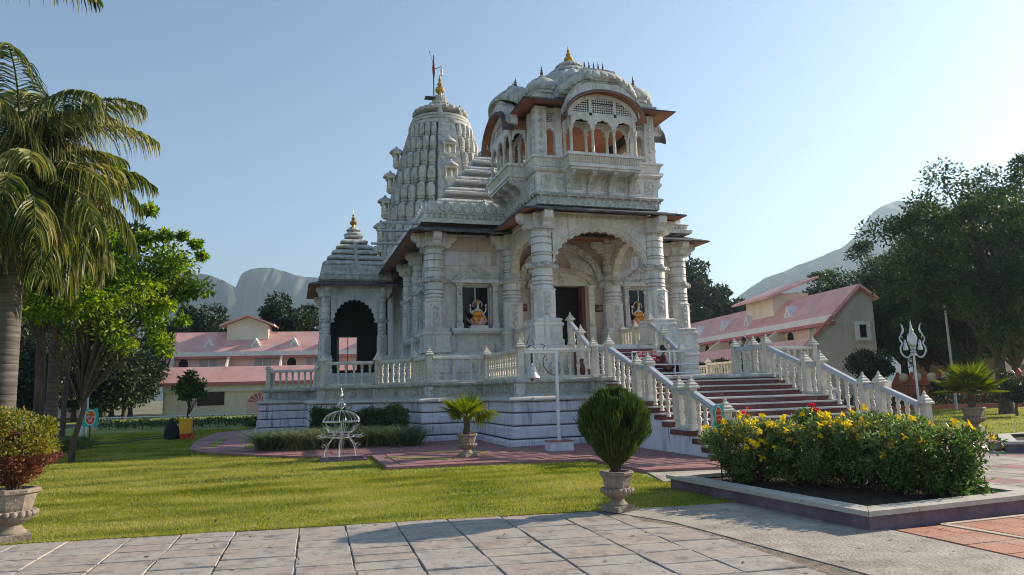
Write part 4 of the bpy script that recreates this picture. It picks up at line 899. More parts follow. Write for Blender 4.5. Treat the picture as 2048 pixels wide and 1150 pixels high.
along(e_[3], e_[0], .26, lambda p, a: put('carved_petal', pet, 'marble_carved', tp, (p.x, p.y, PZ + .30), rot=(0, 0, a)), .05)
Tp = frameT(AX, 25.0, -PI / 2)
b = MB(); arc_ring(b, Tp, 1.975, 1.535, 2.04, 1.60, 6.2, .20, .15, .12, PI - .12, n=60); arc_ring(b, Tp, 2.10, 1.66, 2.13, 1.69, 6.2, .185, .15, .25, PI - .25, n=60); put('arch_rim', b, 'marble_cream', tp)
for sx in (-1, 1): put('lotus_disc', disc, 'marble_carved', tp, Tp(sx * 1.55, .17, 7.32), rot=(0, 0, 0), scale=(1.05, 1, 1.05))
b = MB(); along((AX - 2.3, 24.78), (AX + 2.3, 24.78), .2, lambda p, a: b.box(p.x - .06, p.x + .06, 24.77, 24.82, 8.13, 8.24), .0); put('dentil_row', b, 'marble_carved', tp)['kind'] = 'stuff'
dent = MB().box(-.06, .06, -.07, .01, 0, .13).mesh('dentil')
e_ = offset(hr, .15)
along(e_[0], e_[1], .24, lambda p, a: put('dentil', dent, 'marble_old', tp, (p.x, p.y, 8.86), rot=(0, 0, a)), .05)
# ------------------------------------------------------------------ vegetation
def unit(a): return a / np.maximum(1e-9, np.linalg.norm(a, axis=-1, keepdims=True))
def leaf_quads(P, D, L, W, rs, N=None, fold=.0):
    """one pointed leaf per point P along direction D"""
    n = len(P); D = unit(D); r_ = N if N is not None else rs.normal(size=(n, 3)); S = unit(np.cross(D, r_)); L = np.broadcast_to(L, n)[:, None]; W = np.broadcast_to(W, n)[:, None]
    V = np.stack([P, P + D * L * .45 + S * W * .5, P + D * L, P + D * L * .45 - S * W * .5], 1)
    return V.reshape(-1, 3)
def quads(n): return np.arange(n * 4).reshape(-1, 4)
def cloud(rs, centers, radii, n, flat=.75, shell=.5):
    i = rs.randint(0, len(centers), n); d = unit(rs.normal(size=(n, 3))); r_ = rs.uniform(shell, 1, n) ** .6
    return centers[i] + d * (radii[i] * r_)[:, None] * np.array([1, 1, flat]), d
def build_tree(h, rx, rz, cz, nclump, nleaf, leaf, seed, trunk_r=.2, clump=.33, lean=(0, 0), shell=.25, up=.3, fork=.45, aspect=.5, bottom=-1.0, ry=None, extra=()):
    rs = np.random.RandomState(seed); rd = random.Random(seed); ry = ry or rx
    C = []
    while len(C) < nclump:
        d = unit(rs.normal(size=3)); r_ = rs.uniform(.35, .88)
        if d[2] * r_ < bottom: continue
        C.append((lean[0] + d[0] * r_ * rx, lean[1] + d[1] * r_ * ry, cz + d[2] * r_ * rz))
    rad = rs.uniform(.6, 1.25, nclump) * clump * min(rx, ry)
    if extra: C += [e[:3] for e in extra]; rad = np.r_[rad, [e[3] for e in extra]]; nclump = len(C)
    C = np.array(C)
    P, d = cloud(rs, C, rad, nleaf, .7, shell)
    D = d * .6 + rs.normal(size=(nleaf, 3)) * .6 + np.array([0, 0, up - .3])
    V = leaf_quads(P, D, leaf * rs.uniform(.6, 1.35, nleaf), leaf * aspect * rs.uniform(.7, 1.3, nleaf), rs)
    crown = np_mesh('crown', V, quads(nleaf), None)
    b = MB(); zf = max(.8, (cz - rz) * fork + h * .12)
    tp_ = (lean[0] * .35, lean[1] * .35, max(zf, cz - rz * .55))
    b.tube([(0, 0, -.05), (.02, .01, zf * .3), (tp_[0] * .4 + rd.uniform(-.1, .1), tp_[1] * .4, zf * .75), tp_, (lean[0] * .8, lean[1] * .8, cz + rz * .3)], [trunk_r * 1.25, trunk_r, trunk_r * .85, trunk_r * .65, trunk_r * .12], 8)
    for k in range(nclump):
        c = C[k]; z0 = rd.uniform(zf * .8, min(tp_[2] + .3, c[2])) if c[2] > zf else zf * .8
        f = min(1, z0 / max(.1, tp_[2])); s0 = (tp_[0] * f, tp_[1] * f, z0)
        m = ((s0[0] + c[0]) / 2 + rd.uniform(-.2, .2), (s0[1] + c[1]) / 2 + rd.uniform(-.2, .2), (s0[2] + c[2]) / 2 + .12 * rz)
        b.tube([s0, m, tuple(c)], [trunk_r * .42, trunk_r * .25, trunk_r * .07], 5)
    return b.mesh('trunk', .9), crown
def plant_tree(name, meshes, pos, label, mats=('bark', 'leaf_dark'), rz=0, s=1.0, group=None, cat='tree', sxy=None):
    t = thing(name, (0, 0, 0), label, cat, group); t.location = pos; t.rotation_euler = (0, 0, rz); t.scale = (sxy or s, sxy or s, s); ORG[t.name] = None
    put('trunk', meshes[0], mats[0], t, local=True); put('crown', meshes[1], mats[1], t, local=True); return t
def at_ground(px, D): p = at_dist(px, 790, D); return (p[0], p[1], 0)
# background trees (three shapes, turned and scaled)
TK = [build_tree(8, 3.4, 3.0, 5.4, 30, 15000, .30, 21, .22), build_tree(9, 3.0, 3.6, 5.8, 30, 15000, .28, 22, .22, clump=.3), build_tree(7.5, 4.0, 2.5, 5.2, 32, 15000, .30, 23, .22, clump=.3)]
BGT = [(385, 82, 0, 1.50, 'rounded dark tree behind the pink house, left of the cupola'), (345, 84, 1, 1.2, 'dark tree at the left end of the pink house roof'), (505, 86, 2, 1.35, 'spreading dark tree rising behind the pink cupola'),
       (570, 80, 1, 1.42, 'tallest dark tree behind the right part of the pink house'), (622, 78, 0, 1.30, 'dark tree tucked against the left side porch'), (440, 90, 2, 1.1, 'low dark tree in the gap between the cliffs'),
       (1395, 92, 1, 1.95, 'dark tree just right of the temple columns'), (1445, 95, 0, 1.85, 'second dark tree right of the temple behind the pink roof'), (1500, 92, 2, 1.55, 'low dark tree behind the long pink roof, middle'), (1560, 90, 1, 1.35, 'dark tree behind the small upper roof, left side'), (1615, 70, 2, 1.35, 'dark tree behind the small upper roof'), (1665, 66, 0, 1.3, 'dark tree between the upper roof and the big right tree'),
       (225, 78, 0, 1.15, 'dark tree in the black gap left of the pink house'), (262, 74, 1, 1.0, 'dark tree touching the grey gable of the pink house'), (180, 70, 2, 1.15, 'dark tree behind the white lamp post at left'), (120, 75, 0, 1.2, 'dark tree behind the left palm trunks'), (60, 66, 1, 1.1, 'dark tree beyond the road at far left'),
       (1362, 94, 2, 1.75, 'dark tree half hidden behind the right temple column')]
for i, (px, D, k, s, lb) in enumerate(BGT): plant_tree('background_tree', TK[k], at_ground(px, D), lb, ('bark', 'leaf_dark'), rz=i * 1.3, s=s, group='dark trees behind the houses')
# low dense thicket left of the house
THK = build_tree(7, 3.6, 3.2, 3.6, 40, 16000, .32, 24, .22, clump=.34)
for i, (px, D, s_, lb) in enumerate(((205, 60, 1.1, 'dense dark thicket tree beside the white post'), (250, 63, 1.0, 'dense dark thicket tree against the grey gable'), (150, 58, 1.0, 'dense dark thicket tree behind the left trunks'), (40, 50, 1.0, 'dense dark tree behind the large palm trunk'))): plant_tree('thicket_tree', THK, at_ground(px, D), lb, ('bark', 'leaf_dark'), rz=i * 2.1, s=s_, group='dense dark trees left of the house')
# big dark trees on the right
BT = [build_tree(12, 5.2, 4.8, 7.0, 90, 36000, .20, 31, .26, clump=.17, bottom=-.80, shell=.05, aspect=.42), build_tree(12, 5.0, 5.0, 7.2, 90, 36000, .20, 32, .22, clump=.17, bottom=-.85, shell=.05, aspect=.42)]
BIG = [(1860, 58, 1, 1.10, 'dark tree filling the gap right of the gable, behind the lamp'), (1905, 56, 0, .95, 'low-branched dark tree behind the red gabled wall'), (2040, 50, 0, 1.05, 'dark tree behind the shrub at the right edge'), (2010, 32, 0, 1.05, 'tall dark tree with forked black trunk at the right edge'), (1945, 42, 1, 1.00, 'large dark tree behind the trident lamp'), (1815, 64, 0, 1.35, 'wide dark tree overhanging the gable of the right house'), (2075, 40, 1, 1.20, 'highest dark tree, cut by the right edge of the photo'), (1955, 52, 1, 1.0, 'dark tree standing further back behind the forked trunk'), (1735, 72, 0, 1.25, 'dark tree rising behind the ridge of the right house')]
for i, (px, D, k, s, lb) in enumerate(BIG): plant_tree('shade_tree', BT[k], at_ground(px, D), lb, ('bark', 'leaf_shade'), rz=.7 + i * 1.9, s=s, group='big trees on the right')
m = build_tree(3.2, 1.35, 1.0, 2.35, 34, 9000, .13, 41, .07, clump=.38); plant_tree('clipped_tree', m, at_ground(1752, 38), 'small rounded tree in front of the grey gable wall', ('bark', 'leaf_dark'), s=1.0)
m = build_tree(3.0, 1.0, .95, 2.2, 22, 1700, .22, 43, .06, clump=.36, bottom=-.5); plant_tree('young_tree', m, at_ground(380, 40), 'slender young tree on the lawn before the pink house', ('bark', 'leaf_mid'), s=.98)
m = build_tree(1.6, .9, .6, 1.1, 20, 5000, .14, 44, .05, clump=.4); plant_tree('shrub', m, at_ground(1440, 46), 'dark shrub beyond the platform against the pink lower roof', ('bark', 'leaf_dark'), s=1.9, cat='shrub')
m2 = build_tree(1.6, .9, .6, 1.1, 20, 4000, .10, 45, .05, clump=.4)
plant_tree('shrub', m2, at_ground(1890, 42), 'dark shrub below the red gabled wall at right', ('bark', 'leaf_dark'), s=1.0, cat='shrub')
plant_tree('shrub', m2, at_ground(2030, 30), 'leafy shrub by the trunk at the right edge', ('bark', 'leaf_mid'), rz=2, s=1.1, cat='shrub')
plant_tree('shrub', m2, (18.2, 11.4, .15), 'leafy green shrub in the second raised bed at the right edge', ('bark', 'leaf_bed'), rz=4, s=.6, cat='shrub')
# bright green tree on the left, and bare trunks beside it
p = at_dist(150, 800, 19.5)
EXT = [(q[0] - p[0], q[1] - p[1], q[2], r_) for q, r_ in [(at_dist(a_, b_, 19.2), c_ * .75) for a_, b_, c_ in ((255, 365, .3), (230, 340, .35), (290, 475, .35), (330, 470, .3), (365, 472, .18), (392, 488, .18), (404, 512, .16), (330, 610, .35), (365, 640, .25), (320, 680, .45), (330, 700, .3), (300, 420, .25), (270, 560, .5), (310, 640, .5), (250, 690, .5))]]
m = build_tree(5.6, 2.7, 2.2, 4.45, 74, 22000, .145, 52, .075, clump=.19, lean=(.85, -.2), shell=.1, up=.1, aspect=.42, bottom=-.5, fork=.5, extra=EXT)
plant_tree('broadleaf_tree', m, (p[0], p[1], 0), 'bright green spreading tree behind the palm, branches reaching over the lawn', ('bark', 'leaf_bright'))
m = build_tree(7, 3.4, 2.4, 6.2, 26, 9000, .26, 53, .16, clump=.24, lean=(-.5, .5), bottom=-.5, fork=.8)
p = at_dist(78, 800, 22); plant_tree('broadleaf_tree', m, (p[0], p[1], 0), 'dark straight trunk with forked top next to the large palm', ('bark', 'leaf_mid'), cat='tree')
m = build_tree(7, 2.6, 2.2, 6.4, 20, 6000, .26, 54, .10, clump=.26, bottom=-.4, fork=.9)
p = at_dist(128, 800, 30); plant_tree('broadleaf_tree', m, (p[0], p[1], 0), 'thin dark trunk between the palms and the white post', ('bark', 'leaf_mid'), cat='tree')
# reaching branch with leaves against the sky
# ---- palms
def frond(rs, base, az, el, length, droop, leaf, nl=64, wd=.035, hang=.8):
    N = 26; t = np.linspace(0, 1, N); e = el - droop * t ** 1.25; ds = length / (N - 1)
    dx = np.cos(e); dz = np.sin(e); r_ = np.concatenate([[0], np.cumsum(dx[:-1])]) * ds; z = np.concatenate([[0], np.cumsum(dz[:-1])]) * ds
    H = np.array([math.cos(az), math.sin(az), 0.]); S = np.array([-math.sin(az), math.cos(az), 0.])
    P = np.array(base) + r_[:, None] * H + z[:, None] * np.array([0, 0, 1.]); T = dx[:, None] * H + dz[:, None] * np.array([0, 0, 1.])
    V = []; 
    for sgn in (-1, 1):
        u = np.sort(rs.uniform(.12, 1, nl)); k = np.minimum((u * (N - 1)).astype(int), N - 2); f = u * (N - 1) - k
        b0 = P[k] * (1 - f)[:, None] + P[k + 1] * f[:, None]; tt = T[k]
        L = leaf * (np.sin(np.pi * np.clip(u * .82 + .16, 0, 1)) ** .6) * rs.uniform(.8, 1.15, nl)
        d = unit(S * sgn * 1.0 + tt * (.55 + .5 * u[:, None]) + np.array([0, 0, .25]) + rs.normal(size=(nl, 3)) * .12)
        pts = [b0]; g = np.array([0, 0, -1.]); cur = b0
        for sgm in range(4):
            d = unit(d + g * hang * (.28 + .16 * sgm)); cur = cur + d * (L / 4)[:, None]; pts.append(cur)
        side = unit(np.cross(pts[2] - pts[0], tt + rs.normal(size=(nl, 3)) * .3))
        ws = [wd * .6, wd, wd * .9, wd * .6, wd * .05]
        rows = [np.stack([p_ + side * w_ / 2, p_ - side * w_ / 2], 1) for p_, w_ in zip(pts, ws)]
        V.append(np.stack(rows, 1).reshape(nl, -1, 3))
    V = np.vstack(V); return V, P            # (2nl,10,3)
def palm(name, label, pos, crown_z, trunk_r, fr, seed, mats=('palm_trunk', 'leaf_palm'), shaft=.9):
    """fr: list of (azimuth, elevation, length, droop, leaflet, hang)"""
    rs = np.random.RandomState(seed); t = thing(name, pos, label, 'palm tree')
    x, y, z = pos; b = MB(); pr = []; nr = max(6, int(crown_z / .16))
    for k in range(nr):
        zz = crown_z * k / nr; r_ = trunk_r * (1.12 - .22 * k / nr); pr += [(r_, zz), (r_ * 1.0, zz + crown_z / nr * .8), (r_ * .965, zz + crown_z / nr * .93)]
    b.lathe(pr, 18, (x, y, z)); put('trunk', b, mats[0], t, smooth=.9)
    put('crown_shaft', MB().lathe([(trunk_r * .93, crown_z - .02), (trunk_r * 1.0, crown_z + .12), (trunk_r * .8, crown_z + shaft * .6), (trunk_r * .3, crown_z + shaft)], 14, (x, y, z)), 'leaf_mid', t, smooth=.9)
    for az, el, ln, dr, lf, hg in fr:
        V, P = frond(rs, (x, y, z + crown_z + shaft * .75), az, el, ln, dr, lf, nl=int(34 * ln), hang=hg)
        n = len(V); q = []
        for s_ in range(4): q.append(np.stack([np.arange(n) * 10 + 2 * s_, np.arange(n) * 10 + 2 * s_ + 1, np.arange(n) * 10 + 2 * s_ + 3, np.arange(n) * 10 + 2 * s_ + 2], 1))
        fo = np_mesh('frond', V.reshape(-1, 3), np.vstack(q), mats[1], t)
        put('midrib', MB().tube([tuple(p_) for p_ in P[::3]], [.035 * (1 - .8 * i / len(P[::3])) for i in range(len(P[::3]))], 5), 'leaf_mid', fo)
    return t
r2 = random.Random(5)
p = at_dist(6, 790, 15.5)
fr = []
for k in range(28):
    az = 2 * PI * k / 28 + r2.uniform(-.15, .15); el = r2.choice([1.2, .7, .2, -.35, -.1]) + r2.uniform(-.15, .15)
    fr.append((az, el, r2.uniform(2.5, 3.1), r2.uniform(1.4, 2.0), r2.uniform(1.05, 1.3), r2.uniform(1.1, 1.6)))
fr += [(-.35, 1.38, 3.9, 1.9, 1.3, 1.5), (.1, 1.3, 3.7, 2.0, 1.25, 1.5), (-.8, 1.35, 3.8, 2.0, 1.3, 1.5), (.45, 1.45, 3.9, 1.6, 1.25, 1.3), (-1.4, 1.42, 3.8, 1.6, 1.25, 1.3), (1.2, 1.45, 3.9, 1.5, 1.25, 1.3), (-.1, .6, 3.0, 1.8, 1.25, 1.5), (-.6, .2, 2.9, 1.6, 1.3, 1.6), (-1.1, .0, 2.9, 1.4, 1.3, 1.6), (-.3, -.4, 2.6, 1.0, 1.3, 1.5), (-.9, -.6, 2.7, .9, 1.3, 1.5), (.2, -.2, 2.7, 1.2, 1.25, 1.4), (-1.5, -.4, 2.7, 1.0, 1.3, 1.5)]
palm('palm_tree', 'large palm with thick ringed trunk and drooping fronds at the left edge', (p[0], p[1], 0), 5.75, .235, fr, 61)
p = at_dist(-45, 790, 17); fr = []
for k in range(18):
    az = 2 * PI * k / 18 + r2.uniform(-.15, .15); fr.append((az, r2.choice([1.1, .7, .2, .9]) + r2.uniform(-.15, .15), r2.uniform(3.2, 4.0), r2.uniform(1.6, 2.1), r2.uniform(.9, 1.15), r2.uniform(.9, 1.2)))
palm('palm_tree', 'taller palm whose fronds hang in from the upper left edge', (p[0], p[1], 0), 6.9, .25, fr, 62)
p = at_dist(105, 790, 21); fr = []
for k in range(14):
    az = 2 * PI * k / 14 + r2.uniform(-.15, .15); fr.append((az, r2.choice([1.0, .6, .2]) + r2.uniform(-.15, .15), r2.uniform(2.4, 3.0), r2.uniform(1.6, 2.1), r2.uniform(.7, .9), r2.uniform(.7, 1.0)))
palm('palm_tree', 'slim smooth-trunked palm with dark fronds behind the large palm', (p[0], p[1], 0), 5.6, .15, fr, 63, ('palm_trunk', 'leaf_palm_dark'))
p = at_dist(-20, 790, 9.2); fr = [(-.15 + .22 * k, .9, 3.0, 1.5, .8, 1.0) for k in range(-2, 4)]
palm('palm_tree', 'near palm out of sight but for leaf tips at the top left corner', (p[0] - 1.6, p[1] - .2, 0), 6.45, .2, fr, 64)
# ---- stone urns with plants
def urn(loc, label, s=1.0, group='carved stone urns', rz=.39):
    t = thing('stone_urn', (0, 0, 0), label, 'urn', group); t.location = loc; t.rotation_euler = (0, 0, rz); t.scale = (s, s, s); ORG[t.name] = None
    put('foot', MB().square([(.18, 0), (.18, .075), (.165, .08)]).lathe([(.155, .079), (.155, .10), (.11, .14), (.10, .17), (.13, .20)], 16), 'urn_stone', t, local=True, smooth=.5)
    put('bowl', MB().lathe([(.13, .195), (.20, .235), (.235, .275), (.24, .31), (.205, .335)], 24, rib=.0), 'urn_stone', t, local=True, smooth=.8)
    put('body', MB().lathe([(.19, .335), (.205, .37), (.235, .50), (.235, .515)], 8, rot=PI / 8), 'urn_stone', t, local=True)
    put('rim', MB().lathe([(.235, .51), (.275, .53), (.28, .56), (.265, .575), (.21, .577), (.20, .53)], 8, rot=PI / 8, cap=False), 'urn_stone', t, local=True)
    g = MB()
    for k in range(20): a = 2 * PI * k / 20; g.sphere((.225 * math.cos(a), .225 * math.sin(a), .30), .037, 7, 5)
    put('gadroons', g, 'urn_stone', t, local=True, smooth=1)
    put('soil', MB().lathe([(.205, .52), (.205, .54), (.001, .55)], 12), 'soil', t, local=True); return t
US = .88
urn((4.13, 8.86, 0), 'eight-sided stone urn on the plaza edge holding the clipped cypress', US)
tz = .55 * US
th = thing('topiary_cypress', (4.13, 8.86, tz), 'egg-shaped clipped green cypress standing in the urn on the plaza', 'shrub')
rs = np.random.RandomState(71)
def egg(n, rx, h, z0, rs, lo=.0, inner=.55, pw=1.35):
    t = rs.uniform(lo, 1, n); a = rs.uniform(0, 2 * PI, n); R_ = rx * np.clip(np.sin(np.pi * np.clip(t, .02, .985) ** pw), 0, 1) ** .55; k = rs.uniform(inner, 1, n) ** .7
    return np.c_[np.cos(a) * R_ * k, np.sin(a) * R_ * k, z0 + t * h], np.c_[np.cos(a), np.sin(a), np.zeros(n)], t
n = 26000; Pn, O, t_ = egg(n, .46, .98, .05, rs); rsn = rs.normal(size=(n, 3)) * .22
D = O * (.25 + .2 * (1 - t_))[:, None] + np.array([0, 0, 1.0]) + rsn
_aa = np.arctan2(O[:, 1], O[:, 0]); bump_ = 1 + .06 * np.sin(5 * _aa + 9 * t_) + .05 * np.sin(11 * _aa - 14 * t_) + .04 * np.sin(3 * _aa + 21 * t_) ; Pn[:, :2] *= bump_[:, None]
kp = (np.sin(13 * Pn[:, 0] + 2) * np.sin(12 * Pn[:, 1]) * np.sin(11 * Pn[:, 2] + 1) < .28) & (rs.uniform(0, 1, n) < np.clip(.25 + 2.6 * t_, 0, 1)); Pn, D, O = Pn[kp], D[kp], O[kp]; n = len(Pn)
np_mesh('foliage', leaf_quads(Pn, D, .095 * rs.uniform(.4, 1.7, n), .011 * rs.uniform(.7, 1.4, n), rs), quads(n), 'leaf_thuja', th, at=(0, 0, 0))
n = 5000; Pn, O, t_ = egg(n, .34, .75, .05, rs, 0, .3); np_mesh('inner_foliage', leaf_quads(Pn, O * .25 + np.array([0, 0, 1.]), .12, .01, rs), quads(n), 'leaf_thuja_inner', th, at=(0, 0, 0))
b = MB()
for k in range(16): a = 2 * PI * k / 16; r_ = .10 + .16 * ((k * 7) % 5) / 5; b.tube([(.03 * math.cos(a), .03 * math.sin(a), -.03), (r_ * .6 * math.cos(a), r_ * .6 * math.sin(a), .25), (r_ * 1.5 * math.cos(a), r_ * 1.5 * math.sin(a), .62)], [.014, .01, .004], 5)
put('stems', b, 'twig', th, local=True)
UX, UY = ground(20, 1082)
urn((UX, UY, 0), 'large stone urn cut by the left edge of the photo', 1.05)
th = thing('golden_shrub', (UX, UY, .56), 'dense yellow-green shrub with reddish lower leaves in the left urn', 'shrub')
rs = np.random.RandomState(72); C = []; 
for k in range(46):
    d = unit(rs.normal(size=3)); C.append((d[0] * .33, d[1] * .33, .58 + d[2] * .34))
C = np.array(C); P_, d = cloud(rs, C, np.full(len(C), .14), 9000, .9, .2); kk = P_[:, 2] > .44
np_mesh('foliage', leaf_quads(P_[kk], d[kk] + rs.normal(size=(kk.sum(), 3)) * .5 + [0, 0, .4], .042, .024, rs), quads(int(kk.sum())), 'leaf_gold', th, at=(0, 0, 0))
kr = ~kk; P2 = P_[kr]; P2[:, 0] += .06
P3, d3, t3 = egg(2600, .36, .7, .02, rs, .1, .3); np_mesh('red_foliage', np.vstack([leaf_quads(P2, d[kr] + rs.normal(size=(kr.sum(), 3)) * .5 + [0, 0, .3], .045, .02, rs), leaf_quads(P3, d3 + rs.normal(size=(2600, 3)) * .6, .045, .018, rs)]), quads(int(kr.sum()) + 2600), 'leaf_red', th, at=(0, 0, 0))
b = MB()
for k in range(14): a = 2 * PI * k / 14; b.tube([(.03 * math.cos(a), .03 * math.sin(a), -.08), (.12 * math.cos(a), .12 * math.sin(a), .25), (.30 * math.cos(a), .30 * math.sin(a), .7)], [.014, .01, .004], 5)
put('stems', b, 'twig', th, local=True)
def fan_palm(loc, label, s, leaves_, stem_h, seed, mat='leaf_fan', group='fan palms in urns'):
    t = thing('fan_palm', loc, label, 'palm', group); rs = np.random.RandomState(seed)
    put('stem', MB().lathe([(.09 * s, -.04), (.10 * s, .1 * s), (.07 * s, stem_h * .6), (.09 * s, stem_h)], 10), 'bark', t, local=True, smooth=.9)
    for az, el, pet, R_, fold in leaves_:
        h = np.array([math.cos(az) * math.cos(el), math.sin(az) * math.cos(el), math.sin(el)]); c = np.array([0, 0, stem_h * .95]) + h * pet * s
        up_ = np.array([0, 0, 1.]); S = unit(np.cross(h, up_)); Nn = np.cross(S, h)
        n = 30; Vs = []
        for i in range(n):
            a = (i / (n - 1) - .5) * 4.0; d = math.cos(a) * h + math.sin(a) * S; R1 = R_ * s * (1 - .12 * abs(a) / 2) * rs.uniform(.88, 1.05)
            sd = unit(np.cross(d, Nn)); w_ = .045 * s * R_ / .5; tip = c + d * R1 + np.array([0, 0, -fold * R1 * .5]); mid = c + d * R1 * .55 + np.array([0, 0, -fold * R1 * .12])
            Vs += [c + sd * .004, mid + sd * w_ / 2, tip, mid - sd * w_ / 2]
        fo = np_mesh('fan_leaf', np.array(Vs), quads(n), mat, t, at=(0, 0, 0))
        put('leaf_stalk', MB().tube([(0, 0, stem_h * .93), tuple(c * .5 + np.array([0, 0, stem_h * .5])), tuple(c)], [.014 * s, .01 * s, .008 * s], 5), 'leaf_mid', fo, local=True)
    return t
p = ground(938, 921); urn((p[0], p[1] + .15, .08), 'stone urn on the red paving before the platform', .92)
fan_palm((p[0], p[1] + .15, .58), 'potted fan palm with yellow-green and drooping leaves before the platform', 1.0, [(2.4, .9, .22, .62, .25), (3.2, .8, .25, .62, .3), (2.8, .55, .30, .6, .4), (1.0, 1.3, .2, .6, .1), (-.2, .45, .40, .62, 1.3), (-.9, .5, .35, .6, 1.2), (-.5, .9, .3, .55, .8), (4.4, 1.0, .2, .55, .3)], .38, 81)
p = ground(1951, 862); urn((p[0], p[1], 0), 'stone urn on the shaded lawn at right', 1.25)
lv = [(2 * PI * k / 16, .1 + .35 * (k % 4), .35, .62, .25) for k in range(16)]
fan_palm((p[0], p[1], .70), 'spiky fan palm with arching leaves in the urn on the right lawn', 1.25, lv, .5, 82)
# ---- flowering shrubs in the bed
fl_me = MB()
for k in range(5):
    a = 2 * PI * k / 5; c, s_ = math.cos(a), math.sin(a)
    fl_me.add([(0, 0, 0), (.022 * c - .016 * s_, .022 * s_ + .016 * c, .018), (.045 * c, .045 * s_, .012), (.022 * c + .016 * s_, .022 * s_ - .016 * c, .018)], [(0, 1, 2, 3)])
fl_me.lathe([(.012, -.03), (.008, 0)], 5, cap=False); fl_me = fl_me.mesh('flower')
def bed_shrub(cx, cy, rx, ry, h, n, seed, label, nfl, top_bias=1.0, red=0, mat='leaf_bed'):
    t = thing('flowering_shrub', (cx, cy, .13), label, 'shrub', 'flowering shrubs in the raised bed'); rs = np.random.RandomState(seed); C = []
    for k in range(85):
        a = rs.uniform(0, 2 * PI); r_ = rs.uniform(0, 1) ** .5; z = rs.uniform(.16, .92); q = .72 + .38 * z
        C.append((rx * r_ * q * math.cos(a), ry * r_ * q * math.sin(a), h * z * (1 - .22 * r_ ** 2)))
    C = np.array(C); rad = rs.uniform(.10, .20, len(C)); P_, d = cloud(rs, C, rad, n, .85, .1)
    np_mesh('foliage', leaf_quads(P_, d * .7 + rs.normal(size=(n, 3)) * .6 + [0, 0, .25], .060 * rs.uniform(.6, 1.4, n), .026 * rs.uniform(.7, 1.3, n), rs), quads(n), mat, t, at=(0, 0, 0))
    b = MB()
    for c in C[::1]:
        f = rs.uniform(.25, .5); b.tube([(c[0] * f, c[1] * f, -.03), (c[0] * .75 + rs.normal() * .03, c[1] * .75, c[2] * .5), tuple(c)], [.010, .008, .003], 4)
    put('stems', b, 'twig', t, local=True)
    order = np.argsort(-(C[:, 2] - .25 * C[:, 1] - .25 * np.abs(C[:, 0]) * (0 if top_bias else 1)))
    for k in range(nfl):
        c = C[order[rs.randint(0, max(8, int(len(C) * .45)))]]; dv = unit(rs.normal(size=3) + np.array([-.1, -1.0, .9])); p_ = c + dv * rs.uniform(.13, .20); sz = rs.uniform(1.0, 1.7)
        put('flower', fl_me, 'petal_yellow', t, tuple(p_), rot=(rs.uniform(.3, 1.2), rs.uniform(-.5, .5), rs.uniform(-.6, .6)), scale=(sz, sz, sz), local=True)
    for k in range(red):
        for j in range(4):
            p_ = C[order[k * 2]] + np.array([rs.normal() * .03, rs.normal() * .03, .20 + rs.normal() * .02]); put('red_flower', fl_me2, 'petal_red', t, tuple(p_), rot=(rs.uniform(0, .8), rs.uniform(-.5, .5), 0), local=True)
    return t
fl_me2 = fl_me.copy()
bed_shrub(6.72, 9.55, .66, .66, 1.02, 11000, 91, 'leftmost shrub of the bed, crowded with yellow flowers behind the teal sign', 80, red=1)
bed_shrub(7.30, 9.05, .70, .66, 1.08, 11000, 92, 'second shrub of the bed, topped with yellow and a few red flowers', 80, red=2)
bed_shrub(7.60, 8.45, .74, .62, 1.08, 11000, 93, 'middle shrub of the bed with scattered yellow flowers', 70)
bed_shrub(7.75, 7.85, .70, .60, 1.05, 11000, 94, 'shrub right of the middle of the bed, few yellow flowers', 32)
bed_shrub(7.95, 7.30, .58, .52, .95, 9000, 95, 'rightmost shrub of the bed, with the fewest yellow flowers', 10)
# ---- planting against the platform
def strap_clump(n, cx, cy, rx, ry, h, seed, label, mat='leaf_strap', name='spider_plants', grp=None, kind='stuff', wd=.03):
    rs = np.random.RandomState(seed); a0 = rs.uniform(0, 2 * PI, n); r0 = rs.uniform(0, 1, n) ** .5; B = np.c_[cx + rx * r0 * np.cos(a0), cy + ry * r0 * np.sin(a0), np.full(n, .06)]
    a = rs.uniform(0, 2 * PI, n); L = h * rs.uniform(.7, 1.3, n); d = unit(np.c_[np.cos(a) * .55, np.sin(a) * .55, np.full(n, 1.)]); pts = [B]; cur = B
    for s_ in range(4): d = unit(d + np.c_[np.cos(a) * .8, np.sin(a) * .8, -np.ones(n)] * .17); cur = cur + d * (L / 4)[:, None]; pts.append(cur)
    S = np.c_[-np.sin(a), np.cos(a), np.zeros(n)]; ws = [wd * .6, wd, wd * .9, wd * .6, .002]
    V = np.stack([np.stack([p_ + S * w_ / 2, p_ - S * w_ / 2], 1) for p_, w_ in zip(pts, ws)], 1).reshape(n, -1, 3); q = []
    for s_ in range(4): q.append(np.stack([np.arange(n) * 10 + 2 * s_, np.arange(n) * 10 + 2 * s_ + 1, np.arange(n) * 10 + 2 * s_ + 3, np.arange(n) * 10 + 2 * s_ + 2], 1))
    return tag(np_mesh(name, V.reshape(-1, 3), np.vstack(q), mat), label, 'plants', grp, kind)
strap_clump(3800, 1.3, 22.3, 2.3, .75, 1.0, 101, 'bank of grey-green strap-leaved plants along the platform foot behind the steel dome')
strap_clump(420, 3.25, 21.4, .45, .4, .85, 102, 'small separate strap-leaved clump at the right end of the planting')
strap_clump(700, -7.4, 26.5, .9, 3.6, .7, 103, 'green strap-leaved plants along the left lawn edge below the trunks', 'leaf_mid')
strap_clump(500, -1.3, 41, 1.1, .6, .6, 104, 'low green clump at the far end of the platform', 'leaf_mid')
